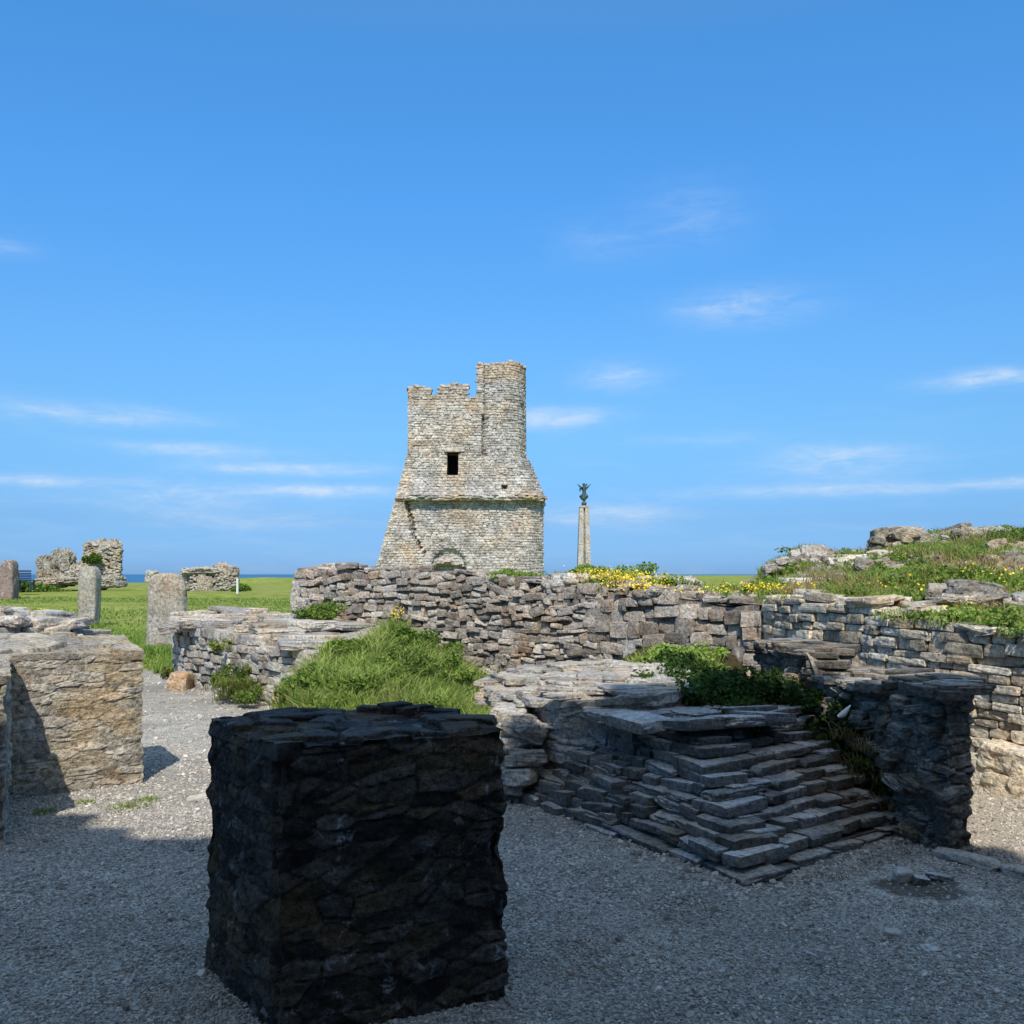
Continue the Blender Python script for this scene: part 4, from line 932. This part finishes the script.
# white marker post
mb = MB(); x_, Yp = PX(237.5, 50), 50.; zt = PZ(578.5, Yp)
ring(mb, (x_, Yp), [(PZ(588, Yp)-.3, .055, .055), (zt-.05, .055, .055), (zt, .03, .03)], n_=12, sq=True); tag(mb.build('marker_post', M_white), 'small white marker post at the right end of the low ruin', 'post')
# bench
YB = 50.; bx, bz = PX(24, YB), PZ(589, YB); bench = empty('park_bench', (bx, YB, bz), 'dark blue bench behind the reddish standing stone', 'bench')
def boxmb(c, d):
    m_ = MB(); V0, Q0 = cube_grid(1); m_.add(V0*.5*np.array(d)+np.array(c), Q0, (.5, .5, .5)); return m_
def slats(items):
    m_ = MB(); V0, Q0 = cube_grid(1)
    for c, d in items: m_.add(V0*.5*np.array(d)+np.array(c), Q0, (.5, .5, .5))
    return m_
bw_ = .85
sub('seat', slats([((bx, YB+.1*i, bz+.45), (bw_, .08, .04)) for i in range(4)]), M_navy, bench)
sub('backrest', slats([((bx, YB-.1, bz+.55+.13*i), (bw_, .04, .09)) for i in range(4)]), M_navy, bench)
for sx in (-1, 1):
    for yy in (-.1, .3): sub('leg', boxmb((bx+sx*(bw_/2-.06), YB+yy, bz+.2), (.06, .05, .55)), M_navy, bench)

# ------------------------------------------------------------------ loose stones
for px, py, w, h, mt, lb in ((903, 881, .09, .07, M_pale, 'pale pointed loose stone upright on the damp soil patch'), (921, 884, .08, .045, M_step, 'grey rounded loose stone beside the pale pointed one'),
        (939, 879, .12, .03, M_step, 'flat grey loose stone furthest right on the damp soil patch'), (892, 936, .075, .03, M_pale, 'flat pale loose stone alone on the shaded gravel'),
        (931, 951, .08, .022, M_step, 'thin grey loose stone right of the flat pale one on gravel'), (811, 959, .045, .028, M_slab, 'tiny pale loose stone low in the right gravel'),
        (197, 800, .14, .035, M_pale, 'flat white loose stone on sunlit gravel left of the black pillar base')):
    g_ = G(px, py); mb = MB(); place_list(mb, T5, [((g_[0], g_[1], h*.4), (1, random.uniform(-.4, .4)), (w, w*.7, h), (.95, .1, .5))], .15)
    tag(mb.build('loose_stone', mt), lb, 'stone')
# ochre stones at the foot of the low wall
for px, py, w, lb in ((160, 684, .26, 'rounded ochre stone at the left foot of the low curving wall'), (262, 706, .30, 'ochre stone at the foot of the low wall by the bush')):
    g_ = G(px, py+6); mb = MB(); place_list(mb, T9, [((g_[0]+.25, g_[1]+.1, .10), (1, .2), (w, .4, .26), (.7, .9, .5))], .1); tag(mb.build('boulder', M_ochre), lb, 'boulder')

# feather
fth = MB(); c = P(842.5, 711, 6.25); V = []
for i in range(13):
    u = i/12; a = (-.05+.085*u, 0, -.03+.02*u+.055*u*u); w = .016*math.sin(math.pi*min(1, .08+u*.9))+.002
    for s_ in (-1, -.5, 0, .5, 1): V.append((c[0]+a[0]-w*s_*.6, c[1]-.05-.01*(1-s_*s_), c[2]+a[2]+w*s_))
I = np.arange(65).reshape(13, 5); fth.add(V, np.stack([I[:-1, :-1], I[1:, :-1], I[1:, 1:], I[:-1, 1:]], -1).reshape(-1, 4), (.5, .5, .5))
tag(fth.build('feather', M_feather, smooth=True), 'small curled white feather caught in weeds above the steps', 'feather')

# ------------------------------------------------------------------ vegetation
def onground(px, py, y0=6.5, y1=22):
    for Y in np.arange(y0, y1, .04):
        if PZ(py, Y) <= Hn(PX(px, Y), Y): return np.array([PX(px, Y), Y, PZ(py, Y)])
    return P(px, py, 12.)
def slopept(px, py):
    """first thing behind a pixel row above the steps: the earth, else just before the stub's face"""
    for Y in np.arange(5.9, 9.5, .02):
        x = PX(px, Y)
        if PZ(py, Y) <= Hn(x, Y)+.01 and (x-C0[0])*nR[0]+(Y-C0[1])*nR[1] < -.35: return np.array([x, Y, PZ(py, Y)])
        if x > float(stubX(Y))-.12: return np.array([PX(px, Y-.03), Y-.03, PZ(py, Y-.03)])
    return P(px, py, 8.)
# tall grass bank
mb = MB()
poly = [(-2.1, 8.3), (-.3, 7.9), (.0, 9.0), (-.15, 11.2), (-1.0, 12.2), (-1.6, 12.9), (-1.9, 12.4), (-1.8, 11.4), (-2.35, 10.8), (-2.45, 9.6)]
p = region(poly, 1700, patchy(1.7, -.12, 12)); tufts(mb, p, 14, (.04, .13), .006, .05, .62, .12)
p = region(poly, 500, patchy(1.2, .0, 1)); tufts(mb, p, 18, (.10, .24), .006, .05, .8, .3)
p = region(poly, 420, patchy(1.5, .05, 5)); tufts(mb, p, 12, (.08, .2), .005, .07, .5, .7)
p = region([(-2.3, 9.6), (-1.8, 8.9), (-.2, 8.2), (0, 8.8), (-.5, 9.4), (-2.2, 10.5)], 300, patchy(2.2, -.05, 15)); tufts(mb, p, 14, (.06, .24), .005, .05, .85, .2)
tag(mb.build('bank_grass', M_grass), 'tall bright green grass covering the bank behind the black pillar base', 'grass', kind='stuff')
mb = MB()
for px, py, Y, rx, rz_, k in ((375, 636, 12.3, .35, .22, 2200), (400, 640, 12.0, .35, .25, 2400), (425, 648, 11.5, .35, .22, 2000), (350, 645, 11.7, .35, .12, 1500), (320, 650, 11.3, .4, .10, 1200), (430, 665, 10.6, .3, .2, 1200), (290, 690, 10.3, .35, .22, 1600), (320, 686, 10.0, .3, .2, 1200), (360, 690, 9.6, .25, .2, 900), (395, 672, 10.5, .3, .15, 900), (455, 680, 9.9, .25, .2, 700), (265, 698, 10.7, .25, .2, 700)):
    c = onground(px, py+4); clump(mb, c+np.array([0, 0, .02]), (rx*.9, rx*.9, rz_*.9), k, (.02, .055), 8, (.62, .25))
for p_ in region(poly, 42, patchy(1.3, .0, 21)): clump(mb, p_+np.array([0, 0, .03]), (.16, .16, .12), 420, (.015, .045), 6, (random.uniform(.3, .8), .25), (.15, .2))
tag(mb.build('bank_weeds', M_leaf), 'leafy green weeds growing among the tall grass of the bank', 'ground cover', kind='stuff')
# dark weeds above the steps
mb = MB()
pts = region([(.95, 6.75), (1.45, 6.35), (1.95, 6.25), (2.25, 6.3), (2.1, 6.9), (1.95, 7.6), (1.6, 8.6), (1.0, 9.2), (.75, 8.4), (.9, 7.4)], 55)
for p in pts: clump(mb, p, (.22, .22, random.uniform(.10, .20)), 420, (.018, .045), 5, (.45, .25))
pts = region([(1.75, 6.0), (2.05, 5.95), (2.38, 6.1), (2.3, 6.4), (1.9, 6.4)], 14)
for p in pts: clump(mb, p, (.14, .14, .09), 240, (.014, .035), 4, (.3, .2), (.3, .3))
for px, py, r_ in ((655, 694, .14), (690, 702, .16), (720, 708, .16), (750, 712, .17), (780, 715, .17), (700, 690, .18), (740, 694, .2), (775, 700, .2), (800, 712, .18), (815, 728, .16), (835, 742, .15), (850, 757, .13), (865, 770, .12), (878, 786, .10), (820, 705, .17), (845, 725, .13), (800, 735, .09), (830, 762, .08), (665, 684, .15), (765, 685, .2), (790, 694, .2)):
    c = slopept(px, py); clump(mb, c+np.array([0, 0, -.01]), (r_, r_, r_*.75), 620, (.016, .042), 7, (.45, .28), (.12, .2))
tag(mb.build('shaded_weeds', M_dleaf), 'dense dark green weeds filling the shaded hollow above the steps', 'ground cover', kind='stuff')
mb = MB()
pts = region([(1.2, 8.4), (1.5, 8.1), (1.9, 8.9), (1.8, 9.6), (1.2, 9.8)], 20)
for p in pts: clump(mb, p, (.22, .22, .12), 300, (.018, .045), 5, (.85, .2))
p = region([(.9, 8.5), (1.7, 8.0), (2.0, 9.3), (1.4, 10.3), (.6, 10.0)], 260, patchy(2., -.1, 4)); tufts(mb, p, 12, (.06, .16), .005, .05, .75, .3)
p = region([(-.1, 8.8), (.6, 8.9), (.6, 10.2), (-.1, 10.2)], 25); tufts(mb, p, 10, (.04, .12), .005, .06, .6, .5)
tag(mb.build('sunlit_weeds', M_grass), 'bright green weeds in sun at the foot of the rubble wall behind the slab platform', 'ground cover', kind='stuff')
# straw around the weeds, on the slope beside the stub and at the kerb foot
mb = MB()
p = region([(1.75, 5.85), (2.15, 5.8), (2.45, 6.0), (2.38, 6.35), (1.8, 6.5), (1.55, 6.2)], 2200); blades(mb, p, (.04, .13), .003, .9, (.35, .25), (.3, .3))
p = region([(1.3, 4.9), (1.8, 5.15), (2.3, 5.6), (2.25, 5.35), (1.7, 4.95)], 250); p[:, 2] = .005; blades(mb, p, (.01, .03), .002, 1.2, (.4, .25), (.5, .3))
q_ = np.array([slopept(px_, py_) for px_, py_ in ((803, 742), (812, 752), (822, 765), (838, 772), (852, 780), (864, 790), (876, 800), (790, 728), (858, 762), (843, 790), (870, 775), (888, 806), (850, 735), (868, 748))])
tufts(mb, np.repeat(q_, 7, 0)+np.column_stack([rng.normal(0, .05, 98), rng.normal(0, .05, 98), np.zeros(98)]), 14, (.04, .13), .004, .04, .45, .4)
tag(mb.build('dry_grass', M_straw), 'dry brownish grass on the slope between steps and dark wall stub', 'grass', kind='stuff')
mb = MB()   # lawn fringe and tufts
p = region([(-14, 16.0), (-3.2, 15.6), (-3.4, 22), (-16, 26)], 26000); blades(mb, p, (.03, .10), .012, .5, (.65, .2), (.15, .15))
p = region([(-30, 24), (-5, 20), (-6, 45), (-34, 48)], 16000); blades(mb, p, (.04, .10), .03, .5, (.62, .22), (.2, .2))
for px, w in ((165, .5), (175, .5), (88, .4), (152, .3)):
    Yq = 18.2 if px > 100 else 25.3; cx_ = PX(px, Yq); q_ = np.column_stack([rng.normal(cx_, w*.6, 500), rng.normal(Yq, .25, 500)]); q_ = np.column_stack([q_, H(q_[:, 0], q_[:, 1])]); blades(mb, q_, (.08, .22), .01, .4, (.6, .2), (.1, .1))
p = region([(-5.75, 15.2), (-5.0, 15.2), (-5.2, 17), (-6.2, 17.2)], 2500); p[:, 2] = np.maximum(p[:, 2], .0); blades(mb, p, (.06, .2), .008, .4, (.7, .2), (.08, .1))
tag(mb.build('lawn_grass', M_grass), 'short green grass of the lawn beyond the court', 'grass', kind='stuff')
mb = MB()   # small weeds in the gravel
for px, py, r_ in ((130, 806, .16), (125, 808, .1), (85, 803, .08), (45, 812, .1), (150, 800, .07)):
    g_ = G(px, py); q_ = np.column_stack([rng.normal(g_[0], r_*.5, 140), rng.normal(g_[1], r_*.5, 140), np.full(140, .005)]); blades(mb, q_, (.01, .035), .004, .8, (.6, .2), (.3, .2))
tag(mb.build('gravel_weeds', M_grass), 'sparse little green weeds in the gravel before the lichened pier', 'weeds', kind='stuff')
# mound vegetation
mb = MB(); mb2 = MB(); mb3 = MB()
blades(mb, on_mound(20000, .3, 7.2, .6, 6.4, .0), (.04, .13), .006, .6, (.75, .22), (.12, .2))
for p_ in on_mound(260, .5, 7, .8, 4.6, .05, 6): clump(mb2, p_, (.2, .2, .09), 170, (.02, .045), 4, (.7+.25*random.random(), .22))
for p_ in on_mound(70, .8, 7, 4.2, 6.3, .05, 6): clump(mb2, p_, (.22, .22, .10), 150, (.02, .045), 4, (.6, .22))
blades(mb3, on_mound(11000, .6, 7.2, .6, 6.4, .0, 9), (.04, .16), .005, .8, (.6, .25), (.2, .25))
tag(mb.build('mound_grass', M_grass), 'green grass over the rocky mound at right', 'grass', kind='stuff')
tag(mb2.build('mound_weeds', M_leaf), 'leafy weeds spread over the rocky mound at right', 'ground cover', kind='stuff')
tag(mb3.build('mound_dry_grass', M_straw), 'dry straw coloured grass between the rocks of the mound', 'grass', kind='stuff')
# plants along the back wall top
def walltop(name, spots, label, flowers=0, catg='ground cover', mt=M_grass):
    a = MB(); b = MB()
    for px, py, Y, rx, rz_, k in spots:
        c = P(px, py, Y); clump(a, c-np.array([0, 0, rz_*.5]), (rx, .35, rz_), k, (.02, .045), 6, (.6, .25), (.15, .2))
        q_ = np.column_stack([rng.normal(c[0], rx*.7, k//3), rng.normal(c[1]+.12, .12, k//3), np.full(k//3, c[2]-rz_*.6)]); blades(a, q_[:k//6], (.04, .11), .006, .5, (.7, .2), (.4, .3))
    o_ = a.build(name, mt); tag(o_, label, catg, kind='stuff'); return o_
def flowers(spots, label):
    b = MB()
    for px, py, Y, rx, rz_, k in spots:
        c = P(px, py, Y); q_ = rng.normal(size=(k, 3))*np.array([rx*.45, .15, rz_*.45])+c-np.array([0, .12, 0]); leaves(b, q_, (.016, .034), (.5, .3), (0, 0), np.ones(k), up=1.)
    tag(b.build('yellow_flowers', M_flower), label, 'flowers', kind='stuff')
walltop('wall_top_plants', [(574, 570, 12.6, .22, .14, 1300), (600, 571, 12.5, .3, .18, 1600), (622, 574, 12.4, .35, .16, 1600), (650, 577, 12.3, .35, .14, 1600), (600, 582, 12.0, .4, .12, 1600), (640, 587, 11.9, .4, .10, 1600), (675, 581, 11.9, .35, .12, 1000), (520, 573, 12.7, .26, .08, 900), (505, 576, 12.6, .2, .06, 400), (668, 592, 11.4, .2, .08, 500)], 'green plants growing along the top of the rubble wall in front of the memorial')
flowers([(600, 574, 11.9, .4, .10, 240), (628, 578, 11.8, .5, .10, 520), (640, 586, 11.5, .45, .07, 300), (667, 590, 11.1, .22, .06, 120), (585, 574, 12.2, .2, .1, 40)], 'yellow flowers on the top of the rubble wall right of the memorial')
walltop('wall_top_plants', [(735, 590, 10.9, .3, .10, 700), (755, 586, 10.9, .3, .09, 900), (775, 587, 10.7, .25, .09, 700), (720, 594, 10.8, .2, .07, 400), (792, 598, 9.7, .2, .07, 500)], 'low plants on the wall top left of the pale slab')
flowers([(748, 585, 10.7, .5, .06, 130), (775, 588, 10.4, .4, .06, 160), (715, 590, 10.9, .4, .05, 70)], 'yellow flowers on the wall top left of the pale slab')
walltop('wall_top_plants', [(910, 612, 8.0, .2, .09, 700), (935, 612, 7.8, .25, .10, 900), (965, 616, 7.5, .28, .12, 1100), (995, 614, 7.5, .26, .10, 1000), (1020, 618, 7.4, .25, .11, 1000), (1008, 628, 7.2, .14, .08, 400), (1035, 630, 7.1, .2, .10, 500)], 'green plants spilling over the coursed wall top at the right edge')
flowers([(880, 590, 9.6, 1.0, .10, 50), (830, 590, 10., .6, .06, 40), (960, 585, 9.3, .9, .12, 50), (990, 570, 9.6, .5, .10, 50), (1000, 578, 9.2, .4, .08, 40), (938, 606, 7.9, .2, .06, 14), (962, 603, 8.0, .15, .05, 10)], 'sparse yellow flowers on the mound near the right edge')
flowers([(398, 612, 12.9, .10, .09, 70), (310, 665, 11.2, .14, .06, 36), (325, 645, 11.4, .1, .05, 14)], 'yellow flowers among weeds on the low wall')
a = MB(); clump(a, P(235, 672, 12.0)-np.array([0, .1, .12]), (.24, .2, .22), 2000, (.015, .04), 9, (.5, .25), (.25, .25)); clump(a, P(222, 650, 12.2), (.14, .12, .14), 600, (.015, .035), 5, (.8, .2), (.5, .2)); clump(a, P(256, 690, 11.4)-np.array([0, .1, .1]), (.22, .2, .16), 1100, (.015, .04), 7, (.6, .25), (.2, .2)); c_ = P(238, 690, 11.75); tufts(a, c_+np.column_stack([rng.normal(0, .16, 40), rng.normal(-.1, .04, 40), rng.uniform(-.1, .12, 40)]), 14, (.06, .18), .005, .04, .7, .4); tag(a.build('bush', M_leaf), 'dark green bush growing out of the face of the low curving wall', 'bush')
a = MB(); clump(a, P(325, 607, 13.2)-np.array([0, 0, .12]), (.42, .3, .18), 2400, (.02, .05), 8, (.7, .2)); q_ = np.column_stack([rng.normal(PX(325, 13), .4, 2500), rng.normal(13, .2, 2500)]); q_ = np.column_stack([q_, H(q_[:, 0], q_[:, 1])+.03]); blades(a, q_, (.08, .24), .006, .4, (.7, .2), (.15, .2)); tag(a.build('bush', M_leaf), 'bright leafy weed clump at the left end of the long rubble wall', 'bush')
a = MB(); clump(a, P(92, 561, YR-1.5), (.5, .3, .5), 1400, (.08, .18), 7, (.5, .2)); tag(a.build('bush', M_leaf), 'small green bush growing high on the craggy ruin', 'bush')
a = MB(); clump(a, P(32, 588, YR-3), (1.0, .8, .5), 1500, (.1, .2), 7, (.6, .2)); clump(a, P(48, 592, YR-3), (1.4, .8, .35), 1500, (.1, .2), 7, (.5, .2)); clump(a, P(236, 591, YR-3), (.8, .5, .3), 700, (.08, .16), 5, (.6, .2)); tag(a.build('ruin_weeds', M_leaf), 'rough green weeds at the foot of the lawn ruins', 'ground cover', kind='stuff')
a = MB(); clump(a, P(165, 672, 14.4)-np.array([0, 0, .05]), (.12, .12, .14), 400, (.02, .04), 4, (.4, .2), (.5, .2)); tag(a.build('bush', M_leaf), 'small dry tuft at the left corner of the low curving wall', 'bush')
flowers([(34, 612, 14.5, .5, .08, 120), (18, 616, 14.2, .3, .05, 40)], 'yellow flowers behind the wall at far left')
a = MB(); 
for px in range(0, 60, 9): clump(a, P(px, 615, 14.6)-np.array([0, 0, .1]), (.4, .3, .12), 400, (.02, .05), 4, (.5, .2), (.2, .2))
tag(a.build('verge_weeds', M_leaf), 'low weeds behind the rough wall at far left', 'ground cover', kind='stuff')
# stones under those plants so that they grow on something
mb = MB(); L = []
for i in range(420):
    px = random.uniform(545, 690); Yq = random.uniform(12.0, 12.9); L.append((P(px, 582+random.uniform(-4, 6)+(px-545)*.03, Yq), (1, random.uniform(-.5, .5)), (random.uniform(.12, .35), .25, random.uniform(.06, .14)), rt()))
place_list(mb, T3, L, .15)
tag(mb.build('rubble_heap', M_slab), 'low heap of pale rubble among plants on the wall top below the memorial', 'rubble', kind='stuff')

# ------------------------------------------------------------------ tall ruined gatehouse behind the viewpoint (throws the foreground shade)
SX, SK = -.04, .90
RR = [(-9, 6.1), (-2.85, 6.08), (-2.75, 6.02), (-2.5, 5.88), (-2.3, 5.86), (-2.17, 5.68), (-1.87, 5.80), (-1.0, 6.2), (-.1, 6.85), (.6, 7.25), (1.2, 7.4), (1.42, 8.1), (1.9, 8.0), (2.1, 7.15), (2.4, 6.75), (2.64, 6.6), (2.69, 5.15), (2.9, 5.0), (9, 4.7)]
YC = -3.; st = [(x-SX*(R_-YC), YC+0., x-SX*(R_-YC), YC-1.4, (R_-YC)/SK, (R_-YC)/SK-.9) for x, R_ in RR]
mb = MB(); sg = Strip(st, .15)
core(mb, lambda z: (lambda p, t: (p, t))(*sg.path(z)), np.arange(-.1, 14, .4), inset=0, zn=.03)
A_ = sg.st; V = []
for r in A_:
    for j in range(5): u = j/4; V.append((r[0]*(1-u)+r[2]*u, r[1]*(1-u)+r[3]*u, r[4]*(1-u)+r[5]*u-.04))
I = np.arange(len(V)).reshape(len(A_), 5); mb.add(V, np.stack([I[:-1, :-1], I[1:, :-1], I[1:, 1:], I[:-1, 1:]], -1).reshape(-1, 4), (.4, .5, .5))
lay(mb, T1, sg.path, 0, 12.5, (.2, .34), (.3, .7), depth=.2, pro=.03, tilt=.02, zn=.03)
o = mb.build('gatehouse_wall', M_gatehouse); tag(o, 'tall ragged gatehouse wall behind the viewpoint that shades the foreground', 'stone wall')

# ------------------------------------------------------------------ light, sky, camera
el = math.atan(1/SK)  # sun height from the measured shadow lengths
sun = bpy.data.lights.new('sun', 'SUN'); sun.energy = 5.0; sun.angle = math.radians(.5); sun.color = (1, .94, .84)
so = bpy.data.objects.new('sun', sun); col.objects.link(so)
hd = Vector((SX, 1.0, 0)).normalized(); d = Vector((hd.x*math.cos(el), hd.y*math.cos(el), -math.sin(el))); so.rotation_euler = d.to_track_quat('-Z', 'Y').to_euler()
for o in bpy.data.objects:
    k = o.name.split('.')[0]
    g_ = {'standing_stone': 'standing stones on the lawn', 'rock_outcrop': 'rock outcrops on the mound', 'ruined_wall': 'ruins beyond the lawn', 'loose_stone': 'loose stones on the gravel'}.get(k)
    if g_: o['group'] = g_
w = bpy.data.worlds.new('World'); sc.world = w; w.use_nodes = True; nt = w.node_tree; nt.nodes.clear(); n = N(nt)
out = nt.nodes.new('ShaderNodeOutputWorld'); bg = nt.nodes.new('ShaderNodeBackground'); n.l(bg.outputs[0], out.inputs[0])
sky = n.n('ShaderNodeTexSky', sky_type='NISHITA', sun_disc=False); sky.sun_elevation = el; sky.sun_rotation = math.atan2(-hd.x, -hd.y); sky.altitude = 20; sky.air_density = 1.; sky.dust_density = .4; sky.ozone_density = 2.
SKYS = .12
hs = n.n('ShaderNodeHueSaturation'); hs.inputs['Saturation'].default_value = 1.12; hs.inputs['Value'].default_value = 1.0; n.l(sky.outputs[0], hs.inputs['Color'])
tc = n.n('ShaderNodeTexCoord').outputs['Generated']; sx = n.n('ShaderNodeSeparateXYZ'); n.l(tc, sx.inputs[0])
az = n.math('ARCTAN2', sx.outputs[0], sx.outputs[1]); ele = n.math('ARCSINE', sx.outputs[2])
cb = n.n('ShaderNodeCombineXYZ'); n.l(az, cb.inputs[0]); n.l(n.math('MULTIPLY', ele, 5.5), cb.inputs[1])
nse = n.noise(cb.outputs[0], 9, 7, .62, .5)
cb2 = n.n('ShaderNodeCombineXYZ'); n.l(az, cb2.inputs[0]); n.l(n.math('MULTIPLY', ele, 3), cb2.inputs[1]); nse2 = n.noise(cb2.outputs[0], 30, 6, .65, .8)
acc = None
for px, py, rx, ry, st_ in ((90, 414, 85, 9, .55), (190, 450, 70, 7, .4), (290, 469, 78, 6, .8), (335, 491, 85, 6, .75), (180, 500, 75, 16, .4), (40, 481, 65, 5, .6), (740, 308, 60, 15, .42), (618, 377, 40, 13, .42), (555, 418, 55, 11, .55),
        (840, 460, 62, 14, .5), (820, 491, 110, 6, .6), (985, 379, 48, 8, .6), (1015, 482, 40, 5, .5), (600, 515, 60, 12, .5), (690, 215, 50, 28, .16), (600, 240, 45, 20, .12), (260, 522, 80, 8, .3), (700, 440, 60, 8, .15), (0, 248, 30, 8, .2)):
    x_ = (px-512)/F; z_ = (HZ-py)/F; a0 = math.atan(x_); e0 = math.atan2(z_, math.hypot(1, x_))
    u = n.math('MULTIPLY', n.math('SUBTRACT', az, a0), F/rx); v = n.math('MULTIPLY', n.math('SUBTRACT', ele, e0+0.0), F/ry)
    r2 = n.math('ADD', n.math('MULTIPLY', u, u), n.math('MULTIPLY', v, v)); g_ = n.math('MULTIPLY', n.math('POWER', 2.718, n.math('MULTIPLY', r2, -1.1)), st_*1.25)
    acc = g_ if acc is None else n.math('ADD', acc, g_)
fac = n.math('MULTIPLY', acc, n.ramp(nse, [(.26, G3(.0)), (.62, G3(1.))])); fac = n.math('MULTIPLY', fac, n.ramp(nse2, [(.3, G3(.45)), (.6, G3(1.2))]))
hz_ = n.ramp(ele, [(0, G3(.16)), (.22, G3(0))]); wisp = n.math('MULTIPLY', n.ramp(nse, [(.5, G3(0)), (.8, G3(1))]), hz_); fac = n.math('ADD', fac, wisp, clamp=True)
grad = n.ramp(ele, [(.01, (.27, .55, 1.30)), (.056, (.31, .55, 1.02)), (.14, (.54, .87, 1.14)), (.23, (.66, 1.11, 1.40)), (.375, (.69, 1.36, 1.77)), (.5, (.72, 1.5, 1.9)), (.8, (2.3, 2.3, 1.9)), (1., (3.7, 2.8, 1.9))])  # sky above the view brightened and warmed as added fill for the shade
c = n.mix(1., hs.outputs[0], grad, 'MULTIPLY'); c = n.mix(fac, c, (5.6, 6.7, 8.0))
n.l(c, bg.inputs[0]); bg.inputs[1].default_value = SKYS

cam = bpy.data.cameras.new('camera'); co = bpy.data.objects.new('camera', cam); col.objects.link(co); sc.camera = co
co.location = (0, 0, CH); co.rotation_euler = (math.radians(90), 0, 0); cam.sensor_width = 36; cam.lens = 36*F/1024; cam.shift_y = (HZ-512)/1024; cam.clip_end = 100000; cam.clip_start = .05
sc.view_settings.view_transform = 'Standard'; sc.view_settings.look = 'None'; sc.view_settings.exposure = 0; sc.view_settings.gamma = 1
sc.render.resolution_x = 1024; sc.render.resolution_y = 1024
print('verts', sum(len(o.data.vertices) for o in bpy.data.objects if o.type == 'MESH'))
